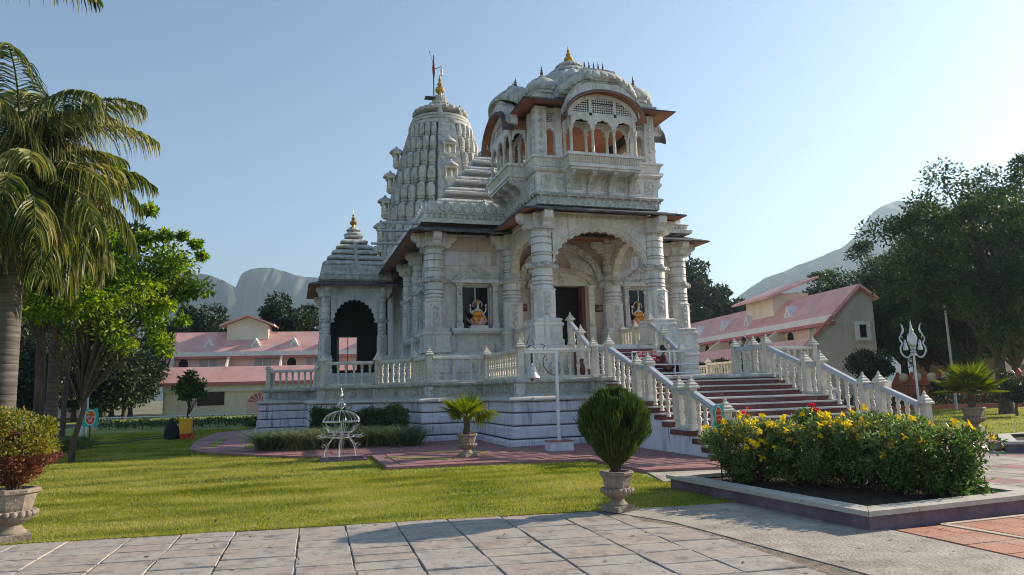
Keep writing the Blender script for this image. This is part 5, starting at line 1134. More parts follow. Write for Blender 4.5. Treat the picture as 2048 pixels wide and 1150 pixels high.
def hedge(name, x0, y0, x1, y1, w_, z0, z1, n, leaf, mat, label, seed, cat='hedge', grp=None, stems=True):
    rs = np.random.RandomState(seed); t = thing(name, (x0, y0, 0), label, cat, grp); L = math.hypot(x1 - x0, y1 - y0); ux, uy = (x1 - x0) / L, (y1 - y0) / L
    u = rs.uniform(0, L, n); v = rs.uniform(-1, 1, n) * w_ / 2; z = z0 + (z1 - z0) * rs.uniform(0, 1, n) ** .8 + .10 * (z1 - z0) * np.sin(u * 3.1) + .08 * (z1 - z0) * np.sin(u * 7.3 + 1) + rs.normal(0, .05, n)
    v *= 1 - .25 * (z - z0) / (z1 - z0); P_ = np.c_[u * ux - v * uy, u * uy + v * ux, z]
    np_mesh('foliage', leaf_quads(P_, rs.normal(size=(n, 3)) + [0, 0, .4], leaf * rs.uniform(.6, 1.3, n), leaf * .5, rs), quads(n), mat, t, at=(0, 0, 0))
    if stems:
        b = MB(); k = int(L / .45)
        for i in range(k): uu = L * (i + .5) / k; q = (uu * ux, uu * uy); b.tube([(q[0], q[1], 0), (q[0] + rs.normal() * .05, q[1], z0 + .1), (q[0] + rs.normal() * .12, q[1], z0 + (z1 - z0) * .7)], [.03, .025, .01], 5)
        put('stems', b, 'twig', t, local=True)
    return t
a, c = ground(195, 861), ground(540, 851)
hedge('clipped_hedge', -10.6, 46.2, 2.5, 43.6, .8, .10, .46, 9000, .10, 'leaf_mid', 'low clipped hedge along the white railing at left', 111)
hedge('shrub_row', .6, 23.9, 3.55, 23.0, .7, .40, 1.12, 13000, .075, 'leaf_mid', 'clipped green shrubs standing against the platform behind the strap plants', 112, 'shrubs')
hedge('clipped_hedge', 26, 33, 52, 26, .8, .1, .75, 9000, .12, 'leaf_dark', 'dark clipped hedge along the right lawn below the red wall', 113)
# ------------------------------------------------------------------ small things
def dirT(p, right=None, up=None):
    return None
# bell on its post
p = ground(1119, 907); bx, by = p[0], p[1]
t = thing('bell_post', (bx, by, .07), 'white angle post with a bracket arm carrying the bell, on a small stone block', 'post')
put('base_block', MB().box(bx - .30, bx + .30, by - .22, by + .22, .08, .30), 'plinth_marble', t); put('base_cap', MB().box(bx - .31, bx + .31, by - .23, by + .23, .30, .33), 'red_paver', t)
put('post', MB().box(bx - .034, bx + .034, by - .034, by + .034, .33, 2.52), 'pipe_white', t); put('arm', MB().box(bx - .86, bx + .035, by - .033, by + .033, 2.521, 2.585), 'pipe_white', t)
b = MB(); sc_ = [(bx - .06, by, 1.95), (bx - .22, by, 2.02), (bx - .34, by, 2.18), (bx - .36, by, 2.36), (bx - .30, by, 2.46), (bx - .24, by, 2.40), (bx - .27, by, 2.33)]; b.tube(sc_, .012, 5)
b.tube([(bx - .8, by, 2.62), (bx - .72, by, 2.72), (bx - .6, by, 2.70), (bx - .55, by, 2.63)], .012, 5); b.tube([(bx - .35, by, 2.62), (bx - .30, by, 2.72), (bx - .42, by, 2.76)], .012, 5)
b.tube([(bx - .78, by, 2.75), (bx - .70, by, 3.0), (bx - .58, by, 2.72)], .014, 5); put('scroll', b, 'iron', t)
put('hanger', MB().box(bx - .68, bx - .64, by - .015, by + .015, 2.25, 2.521), 'iron', t)
t = thing('bell', (bx - .66, by, 1.86), 'pale metal bell hanging from the post arm before the stairs', 'bell')
put('bell_body', MB().lathe([(.19, 1.88), (.20, 1.90), (.185, 1.93), (.15, 1.98), (.12, 2.06), (.105, 2.15), (.07, 2.21), (.03, 2.23), (.03, 2.27)], 24, (bx - .66, by, 0)), 'bell_metal', t, smooth=.9)
put('clapper', MB().sphere((bx - .66, by, 1.86), .04, 10, 6), 'iron', t); put('crown', MB().tube([(bx - .69, by, 2.25), (bx - .68, by, 2.31), (bx - .64, by, 2.31), (bx - .63, by, 2.25)], .012, 5), 'iron', t)
# polished steel dome-shaped frame on a low purple base
p = ground(683, 922); cx, cy = p[0], p[1] + .15
t = thing('steel_dome_frame', (cx, cy, 0), 'polished steel wire frame shaped like a domed pot with scrolled legs', 'ornament')
b = MB().box(cx - .62, cx + .70, cy - .45, cy + .45, -.02, .06).box(cx - .55, cx + .62, cy - .36, cy + .40, .06, .14); put('base', b, 'kerb_purple', t)
def ring(mb, r_, z, w_=.012, n=36): mb.tube([(cx + r_ * math.cos(2 * PI * k / n), cy + r_ * math.sin(2 * PI * k / n), z) for k in range(n + 1)], w_, 5)
b = MB(); ring(b, .52, 1.12, .016); ring(b, .36, .82); ring(b, .60, .70); ring(b, .30, .66); put('rings', b, 'steel', t, smooth=1)
b = MB()
for k in range(18):
    a = 2 * PI * k / 18; b.tube([(cx + .52 * math.sin(PI / 2 * q) * math.cos(a), cy + .52 * math.sin(PI / 2 * q) * math.sin(a), 1.12 + .33 * math.cos(PI / 2 * q)) for q in [.08, .25, .45, .62, .8, .92, 1]], .009, 5)
put('dome_ribs', b, 'steel', t, smooth=1)
b = MB()
for k in range(10):
    a = 2 * PI * k / 10; b.tube([(cx + r_ * math.cos(a), cy + r_ * math.sin(a), z) for r_, z in ((.54, 1.07), (.48, 1.0), (.38, .90), (.34, .82))], .007, 5)
put('bowl_ribs', b, 'steel', t, smooth=1)
for k in range(6):
    a = 2 * PI * k / 6 + .35; c, s_ = math.cos(a), math.sin(a); b = MB(); b.tube([(cx + r_ * c, cy + r_ * s_, z) for r_, z in ((.30, .84), (.22, .74), (.30, .62), (.42, .48), (.48, .3), (.50, .14))], .014, 6)
    b.tube([(cx + r_ * c, cy + r_ * s_, z) for r_, z in ((.28, .66), (.45, .72), (.62, .66), (.76, .70), (.68, .76), (.56, .70))], .009, 5); b.tube([(cx + r_ * c, cy + r_ * s_, z) for r_, z in ((.34, .82), (.44, .90), (.40, 1.0), (.52, .96), (.56, 1.06))], .008, 5)
    b.tube([(cx + r_ * c, cy + r_ * s_, z) for r_, z in ((.44, .46), (.54, .50), (.60, .44), (.54, .40))], .008, 5); put('scrolled_leg', b, 'steel', t, smooth=1)
b = MB(); b.tube([(cx, cy, .14), (cx, cy, 1.12)], .016, 6); put('centre_rod', b, 'steel', t)
b = MB()
for k in range(8):
    a = 2 * PI * k / 8; b.tube([(cx + .12 * math.sin(PI * q) * math.cos(a), cy + .12 * math.sin(PI * q) * math.sin(a), 1.50 + .22 * q) for q in [.03, .2, .4, .6, .8, .97]], .008, 5)
put('ball_cage', b, 'steel', t, smooth=1)
t.scale = (.86, .86, .84)
put('finial', MB().lathe([(.02, 1.48), (.02, 1.72), (.05, 1.76), (.02, 1.80), (.055, 1.86), (.05, 1.92), (.015, 1.98), (.03, 2.0), (.012, 2.04), (.02, 2.07), (.001, 2.12)], 10, (cx, cy, 0)), 'steel', t, smooth=1)
# trident lamp
lx, ly, _ = at_dist(1836, 790, 24.3); top = 3.48
t = thing('trident_pole', (lx, ly, 0), 'silver painted trident ornament on a slim pole beside the right stair rail', 'ornament pole')
put('pole', MB().lathe([(.038, 0), (.034, 2.4)], 10, (lx, ly, 0)), 'pipe_white', t, smooth=1)
Tt = lambda u, v, z: (lx + u * .958 + v * .28, ly - u * .28 + v * .958, z)
def tt(pts, r_, mb): mb.tube([Tt(u, 0, z) for u, z in pts], [q * .78 for q in r_] if isinstance(r_, list) else r_ * .8, 6)
b = MB(); b.lathe([(.06, 2.4), (.10, 2.42), (.10, 2.46), (.07, 2.50), (.11, 2.54), (.06, 2.6), (.10, 2.66), (.05, 2.72)], 10, (lx, ly, 0)); put('hub', b, 'alu', t, smooth=.8)
b = MB(); b.loft([[Tt(.155 * math.cos(a) * k, v, 2.97 + .235 * math.sin(a) * k) for a in [2 * PI * i / 24 for i in range(24)]] for k, v in ((.8, -.06), (1, -.04), (1, .04), (.8, .06))]); put('oval_medallion', b, 'alu', t)
b = MB(); tt([(.15 * math.cos(a), 2.97 + .23 * math.sin(a)) for a in [2 * PI * i / 24 for i in range(25)]], .018, b); tt([(.09 * math.cos(a), 2.97 + .16 * math.sin(a)) for a in [2 * PI * i / 16 for i in range(17)]], .012, b); put('medallion_rim', b, 'steel', t)
put('centre_prong', MB().lathe([(.085, 3.17), (.06, 3.22), (.075, 3.27), (.045, 3.33), (.001, 3.66)], 8, (lx, ly, 0)), 'alu', t)
for s_ in (-1, 1):
    b = MB(); tt([(s_ * u, z) for u, z in ((.08, 2.48), (.16, 2.38), (.26, 2.35), (.36, 2.42), (.43, 2.55), (.43, 2.68), (.37, 2.80), (.35, 2.88), (.40, 2.92), (.44, 2.88))], [.03, .035, .04, .042, .042, .04, .035, .028, .02, .014], b)
    tt([(s_ * u, z) for u, z in ((.36, 2.86), (.42, 2.94), (.43, 3.04), (.38, 3.10), (.33, 3.06), (.35, 3.0))], [.028, .03, .028, .024, .018, .012], b)
    tt([(s_ * u, z) for u, z in ((.38, 3.08), (.36, 3.16), (.30, 3.22), (.28, 3.32), (.31, 3.44), (.36, 3.52))], [.022, .03, .045, .04, .025, .004], b); put('side_prong', b, 'alu', t, smooth=1)
    put('drum', MB().lathe([(.075, 2.60), (.085, 2.66), (.05, 2.78), (.055, 2.84), (.03, 2.88), (.045, 2.92), (.001, 2.97)], 10, Tt(s_ * .25, 0, 0)), 'alu', t, smooth=.8)
    b = MB(); tt([(s_ * u, z) for u, z in ((.05, 2.62), (.10, 2.68), (.08, 2.76), (.14, 2.80))], .016, b); put('scroll', b, 'steel', t)
# ---- signs
def text(body, size, T_, mat, parent, font_w=.0, u0=0, z0=0, v=.0, ext=.002):
    c = bpy.data.curves.new('lettering', 'FONT'); c.body = body; c.size = size; c.align_x = 'CENTER'; c.align_y = 'CENTER'; c.extrude = ext
    o = bpy.data.objects.new('lettering', c); COL.objects.link(o); me = bpy.data.meshes.new_from_object(o.evaluated_get(bpy.context.evaluated_depsgraph_get())); bpy.data.objects.remove(o)
    b = MB(); b.add([T_(u0 + p.co.x, v + p.co.z, z0 + p.co.y) for p in me.vertices], [tuple(q.vertices) for q in me.polygons]); return put('lettering', b, mat, parent)
# red direction board on a metal barrier at the top of the stairs
by0 = 21.7; z0 = PZ
bt = thing('metal_barrier', (12.2, by0, z0), 'low white tube barrier standing before the portico steps', 'barrier')
bx0, bx1 = 10.9, 13.4
for x in (bx0, 11.7, 12.5, bx1): put('upright', MB().tube([(x, by0, z0), (x, by0, z0 + .86)], .02, 6), 'pipe_white', bt)
for z in (.86, .42, .12): put('rail', MB().tube([(bx0, by0, z0 + z), (bx1, by0, z0 + z)], .022, 6), 'pipe_white', bt)
px_ = (11.02, 11.72); t = thing('direction_board', (11.3, by0 - .05, z0 + .6), 'small red board with white lettering and a left arrow hung on the barrier', 'sign')
Ts = frameT(11.43, by0 - .05, -PI / 2); put('board', MB().box(-.36, .36, 0, .02, z0 + .56, z0 + .87, Ts), 'lead_sign', t)
text('श्री दर्शना कडे', .13, Ts, 'sign_white', t, z0=z0 + .78, v=.024)
put('arrow', MB().box(-.24, .31, .021, .025, z0 + .632, z0 + .662, Ts).add([Ts(u, .026, z) for u, z in ((-.31, z0 + .647), (-.22, z0 + .605), (-.22, z0 + .689))], [(0, 1, 2)]), 'sign_white', t)
for sx, body, lb in ((-1, 'मंदिरात शांतता\nराखावी', 'brown name plate on the portico wall left of the door'), (1, 'सूचना\nचप्पल काढा', 'brown name plate on the portico wall right of the door')):
    Ts = frameT(AX + sx * 1.90, WY0, -PI / 2); t = thing('name_plate', (AX + sx * 1.9, WY0, 5.1), lb, 'sign'); put('board', MB().box(-.30, .30, .0, .03, 5.0, 5.32, Ts), 'brown_sign', t)
    text(body, .085, Ts, 'sign_white', t, z0=5.16, v=.034)
def garden_sign(x, y, z, lb, s=1.0, rz=.1, post=True, wide=1.0):
    ang = -PI / 2 - rz; T_ = frameT(x, y, ang); t = thing('garden_sign', (x, y, 0), lb, 'sign')
    put('post', MB().tube([(x, y, 0), (x, y, z + .1)], .012 * s, 6), 'iron', t)
    pts = []; W, Hh = .085 * s * wide, .165 * s
    for u0, z0_, u1, z1_ in ((-W, -Hh, W, -Hh), (W, -Hh, W, Hh), (W, Hh, -W, Hh), (-W, Hh, -W, -Hh)):
        for k in range(8): f = k / 8; w_ = .012 * s * math.sin(f * PI * 4); pts.append((u0 + (u1 - u0) * f + (w_ if u0 == u1 else 0), z + z0_ + (z1_ - z0_) * f + (w_ if u0 != u1 else 0)))
    put('board', MB().loft([[T_(u, .015, q) for u, q in pts], [T_(u, .022, q) for u, q in pts]]), 'sign_teal', t)
    for k, (a_, m) in enumerate(((1.0, 'sign_white'), (.9, 'sign_red'))):
        el = [(.058 * s * a_ * wide * math.cos(2 * PI * i / 24), z + .145 * s * a_ * math.sin(2 * PI * i / 24)) for i in range(24)]; put('oval', MB().loft([[T_(u, .0225 + .002 * k, q) for u, q in el], [T_(u, .026 + .002 * k, q) for u, q in el]]), m, t)
    text('सूचना', .045 * s * wide, T_, 'sign_yellow', t, z0=z + .08 * s, v=.031, ext=.001); text('फुले तोडू', .034 * s * wide, T_, 'sign_white', t, z0=z + .005 * s, v=.031, ext=.001); text('नये', .04 * s * wide, T_, 'sign_white', t, z0=z - .06 * s, v=.031, ext=.001)
    return t
garden_sign(6.28, 9.70, 1.13, 'teal garden notice with a red oval on a thin post in the flower bed')
p = ground(178, 888); garden_sign(p[0], p[1], 1.0, 'small teal notice with a red disc by the left lawn edge', 2.0, wide=1.6)
# lamp post at left
lx2, ly2, _ = at_dist(166, 790, 33)
t = thing('lamp_post', (lx2, ly2, 0), 'plain white pole among the trees at left', 'pole'); put('pole', MB().lathe([(.10, 0), (.09, 4), (.07, 7.5)], 10, (lx2, ly2, 0)), 'pipe_white', t, smooth=1); put('conduit', MB().tube([(lx2 + .22, ly2, 0), (lx2 + .22, ly2, 7.0)], .04, 6), 'pipe_white', t)
lx3, ly3, _ = at_dist(1910, 790, 37); t = thing('lamp_post', (lx3, ly3, 0), 'thin grey pole between the trunks at right', 'pole'); put('pole', MB().lathe([(.07, 0), (.05, 5.5)], 8, (lx3, ly3, 0)), 'rail_grey', t, smooth=1)
# yellow tub on red legs with a black bag
p = ground(360, 879); x, y = p
TS = .56; x -= .1
t = thing('yellow_tub', (x, y, 0), 'bright yellow square tub with a rim on a red stand at the lawn edge', 'tub')
put('tub', MB().square([(.36 * TS, .42 * TS), (.42 * TS, 1.35 * TS), (.43 * TS, 1.36 * TS), (.47 * TS, 1.40 * TS), (.47 * TS, 1.47 * TS), (.40 * TS, 1.47 * TS)], (x + .30, y, 0)), 'plastic_yellow', t); b = MB()
b.square([(.30 * TS, .0), (.34 * TS, .42 * TS)], (x + .28, y, 0)); put('stand', b, 'plastic_red', t)
put('red_arm', MB().tube([(x + .40, y - .1, .24), (x + .52, y - .1, .21), (x + .60, y - .1, .11), (x + .63, y - .1, .02)], .05, 8), 'plastic_red', t)
t = thing('black_bag', (x - .22, y, 0), 'lumpy black bag on the grass left of the yellow tub', 'bag'); b = MB(); L = []
for k, (r_, z) in enumerate(((.42, 0), (.50, .15), (.46, .4), (.38, .6), (.22, .78), (.12, .88), (.16, .98), (.02, 1.0))): z *= .86; r_ *= .62; L.append([(x - .22 + r_ * (1 + .14 * math.sin(3 * a + k) + .08 * math.sin(7 * a + 2 * k)) * math.cos(a), y + r_ * math.sin(a), z) for a in [2 * PI * i / 18 for i in range(18)]])
put('bag_body', b.loft(L), 'black_cloth', t, smooth=1)
# hoses on the left lawn
def hose(pts, lb):
    P_ = [ground(*q) for q in pts]; tag(put('garden_hose', MB().tube([(a, c, .035) for a, c in P_], .022, 6), 'hose', smooth=1), lb, 'hose', 'hoses on the left lawn')
hose([(130, 897), (200, 890), (260, 884), (320, 878), (345, 876)], 'dark garden hose trailing across the left lawn towards the black bag'); hose([(235, 881), (280, 879), (330, 872)], 'short second hose lying above the long one on the left lawn')
# ---- figures: statue in the windows, people on the stairs
def skin_body(name, V, E, Rr, mat, parent, root=0, sub=1):
    me = bpy.data.meshes.new(name); me.from_pydata([tuple(v) for v in V], E, []); o = bpy.data.objects.new(name, me); COL.objects.link(o); o.parent = parent
    m = o.modifiers.new('skin', 'SKIN'); me.update()
    if not me.skin_vertices: 
        bpy.context.view_layer.objects.active = o
    for i, r_ in enumerate(Rr):
        rr = r_ if isinstance(r_, tuple) else (r_, r_); me.skin_vertices[0].data[i].radius = rr
    me.skin_vertices[0].data[root].use_root = True; m.use_smooth_shade = True
    s_ = o.modifiers.new('sub', 'SUBSURF'); s_.levels = sub; s_.render_levels = sub
    me.materials.append(MATS[mat]); return o
def goddess(loc, lb, mirror=1):
    t = thing('goddess_statue', loc, lb, 'statue', 'painted statues in the temple windows'); ORG[t.name] = None; k = 1.0
    put('pedestal', MB().box(-.38, .38, -.22, .22, 0, .12), 'marble', t, local=True)
    for row, (n, r0, h, z0, out) in enumerate(((13, .22, .30, .12, .18), (9, .20, .26, .14, .12))):
        b = MB()
        for i in range(n):
            a = 2 * PI * i / n + row * .2; c, s_ = math.cos(a), math.sin(a); w_ = .075
            L = []
            for q, (r_, z, ww) in enumerate(((r0 * .8, z0, .5), (r0 + .06, z0 + h * .3, 1), (r0 + .10 + out * .4, z0 + h * .7, .85), (r0 + .10 + out * .6, z0 + h, .08))): L.append([((r_) * c * 1.15 - ww * w_ * s_, r_ * s_ * .8 + ww * w_ * c, z), ((r_ - .02) * c * 1.15, (r_ - .02) * s_ * .8, z + .01), (r_ * c * 1.15 + ww * w_ * s_, r_ * s_ * .8 - ww * w_ * c, z)])
            b.loft(L)
        put('lotus_petals', b, 'lotus_pink', t, local=True, smooth=1)
    V = [(0, .02, .40), (0, .03, .55), (0, .03, .72), (0, .02, .84), (0, .0, .93), (0, -.005, 1.02), (0, 0, 1.10)]; E = [(i, i + 1) for i in range(6)]; Rr = [.12, .10, .13, .06, .05, .085, .06]
    def arm(pts, rr, at_):
        i0 = len(V); V.extend(pts); Rr.extend(rr); E.append((at_, i0)); E.extend([(i0 + q, i0 + q + 1) for q in range(len(pts) - 1)])
    for s_ in (-1, 1):
        arm([(s_ * .15, .03, .76), (s_ * .24, .05, .62), (s_ * .33, -.02, .74), (s_ * .34, -.05, .90)], [.055, .045, .036, .034], 2)
        arm([(s_ * .13, .0, .74), (s_ * .22, -.05, .56), (s_ * .27, -.16, .48 if s_ > 0 else .66), (s_ * .28, -.2, .44 if s_ > 0 else .76)], [.05, .045, .034, .04], 2)
    skin_body('figure', V, E, Rr, 'skin_pale', t)
    V = [(0, .0, .36), (0, .0, .50), (0, .0, .66), (0, .0, .78)]; E = [(0, 1), (1, 2), (2, 3)]; Rr = [.24, .20, .25, .17]
    arm([(-.20, -.10, .42), (-.24, -.20, .46), (-.16, -.25, .30), (-.10, -.26, .17)], [.10, .085, .075, .06], 0); arm([(.20, -.10, .42), (.26, -.2, .44), (.06, -.24, .40)], [.10, .085, .06], 0)
    skin_body('orange_robe', V, E, Rr, 'robe_orange', t)
    put('crown', MB().lathe([(.10, 1.06), (.11, 1.10), (.08, 1.16), (.05, 1.22), (.001, 1.28)], 12), 'gold', t, local=True, smooth=1)
    b = MB(); b.lathe([(.085, .98), (.09, 1.05), (.07, 1.11), (.02, 1.13)], 12, (0, .03, 0)); b.box(-.10, -.07, .02, .06, .80, 1.02).box(.07, .10, .02, .06, .80, 1.02); put('hair', b, 'hair', t, local=True, smooth=1)
    arc = MB().tube([(.20 * math.cos(a), .09, 1.03 + .20 * math.sin(a)) for a in [-.5 + (PI + 1) * i / 20 for i in range(21)]], .025, 6); put('halo', arc, 'lotus_pink', t, local=True)
    b = MB()
    for s_ in (-1, 1): b.sphere((s_ * .03, -.083, 1.03), .012, 6, 4)
    b.box(-.022, .022, -.092, -.08, .975, .985); put('face_marks', b, 'iron', t, local=True)
    for s_ in (-1, 1): put('lotus_bud', MB().lathe([(.02, .92), (.05, .97), (.03, 1.03), (.001, 1.06)], 8, (s_ * .34, -.05, 0)), 'lotus_pink', t, local=True, smooth=1)
    return t
goddess((AX - 3.86, WY0 - .16, 4.23), 'painted statue of a four-armed goddess in orange on a pink lotus, left window')
goddess((AX + 3.70, WY0 - .16, 4.23), 'painted seated statue just visible in the window right of the portico')
def person(loc, rz, lb, pose, shirt, trousers):
    t = thing('person', loc, lb, 'person', rz=rz); V = []; E = []; Rr = []
    def chain(pts, rr, at_=None):
        i0 = len(V); V.extend(pts); Rr.extend(rr)
        if at_ is not None: E.append((at_, i0))
        E.extend([(i0 + q, i0 + q + 1) for q in range(len(pts) - 1)]); return i0
    sit = pose == 'sit'; hz = .12 if sit else .92
    chain([(0, 0, hz), (0, .02, hz + .2), (0, .02, hz + .42), (0, 0, hz + .53), (0, -.02, hz + .60), (0, -.03, hz + .70), (0, -.02, hz + .78)], [.14, .12, .14, .06, .055, .095, .07])
    for s_ in (-1, 1):
        chain([(s_ * .18, .02, hz + .46), (s_ * .24, -.04, hz + .20), (s_ * .20, -.24, hz + .10) if sit else (s_ * .25, -.03, hz - .04), (s_ * .17, -.33, hz + .12) if sit else (s_ * .25, -.08, hz - .15)], [.06, .045, .038, .035], 2)
        if sit: chain([(s_ * .11, -.12, hz), (s_ * .14, -.42, hz + .16), (s_ * .14, -.50, hz - .24), (s_ * .14, -.62, hz - .28)], [.085, .065, .045, .04], 0)
        else: chain([(s_ * .10, 0, hz - .08), (s_ * .11, -.02, .48), (s_ * .11, .02, .07), (s_ * .11, -.12, .04)], [.09, .065, .045, .04], 0)
    skin_body('body', V, E, Rr, 'skin', t)
    V, E, Rr = [], [], []; chain([(0, 0, hz + .0), (0, .02, hz + .2), (0, .02, hz + .42), (0, .01, hz + .50)], [.155, .14, .155, .08])
    for s_ in (-1, 1): chain([(s_ * .18, .02, hz + .46), (s_ * .225, -.03, hz + .25)], [.075, .065], 2)
    skin_body('shirt', V, E, Rr, shirt, t)
    V, E, Rr = [], [], []; chain([(0, 0, hz + .02), (0, 0, hz - .05)], [.16, .13])
    for s_ in (-1, 1):
        if sit: chain([(s_ * .11, -.12, hz), (s_ * .14, -.42, hz + .16), (s_ * .14, -.50, hz - .2)], [.1, .08, .06], 1)
        else: chain([(s_ * .10, 0, hz - .12), (s_ * .11, -.02, .48), (s_ * .11, .02, .12)], [.11, .085, .065], 1)
    skin_body('trousers', V, E, Rr, trousers, t)
    b = MB(); b.lathe([(.10, hz + .68), (.112, hz + .74), (.10, hz + .81), (.05, hz + .86), (.001, hz + .875)], 12, (0, .01, 0)); put('hair', b, 'hair', t, local=True, smooth=1)
    b = MB().sphere((.035, -.118, hz + .71), .012, 6, 4).sphere((-.035, -.118, hz + .71), .012, 6, 4); b.taper(-.015, .015, -.13, -.11, hz + .66, -.008, .008, -.125, -.11, hz + .70); b.box(-.025, .025, -.118, -.11, hz + .632, hz + .64); put('face_features', b, 'iron', t, local=True)
    return t
person((12.55, 22.55, PZ + .16), 1.2, 'person with black hair sitting on the portico steps behind the barrier', 'sit', 'cloth_maroon', 'black_cloth')
hx, hy, _ = at_dist(1488, 690, 32)
person((hx, hy, PZ), -.6, 'person whose dark-haired head shows above the right balustrade', 'stand', 'cloth_grey', 'black_cloth')
# flag pole and small lamp at the spire
fx, fy = AX - .55, SY - .2
t = thing('flag_pole', (fx, fy, 25.6), 'thin dark pole with furled red flag and lamp arm beside the spire finial', 'flag pole')
put('pole', MB().tube([(fx, fy, 25.5), (fx, fy, 29.4)], .05, 6), 'iron', t); put('furled_flag', MB().lathe([(.05, 27.4), (.10, 27.9), (.12, 28.3), (.08, 28.8), (.03, 29.5)], 8, (fx, fy, 0)), 'cloth_maroon', t, smooth=1)
put('lamp_arm', MB().tube([(fx, fy, 28.2), (fx + .65, fy, 28.55), (fx + .68, fy, 28.3)], .03, 6), 'iron', t); put('lamp', MB().lathe([(.06, 28.35), (.10, 28.2), (.08, 27.95), (.12, 27.75), (.001, 27.65)], 10, (fx + .68, fy, 0)), 'alu', t, smooth=1)
put('bracket_plate', MB().box(fx - .75, fx + .1, fy - .3, fy + .3, 25.62, 25.72), 'iron', t); put('antenna', MB().tube([(fx, fy, 28.6), (fx - .3, fy, 29.6), (fx - .32, fy, 29.75)], [.015, .015, .06], 5), 'iron', t)
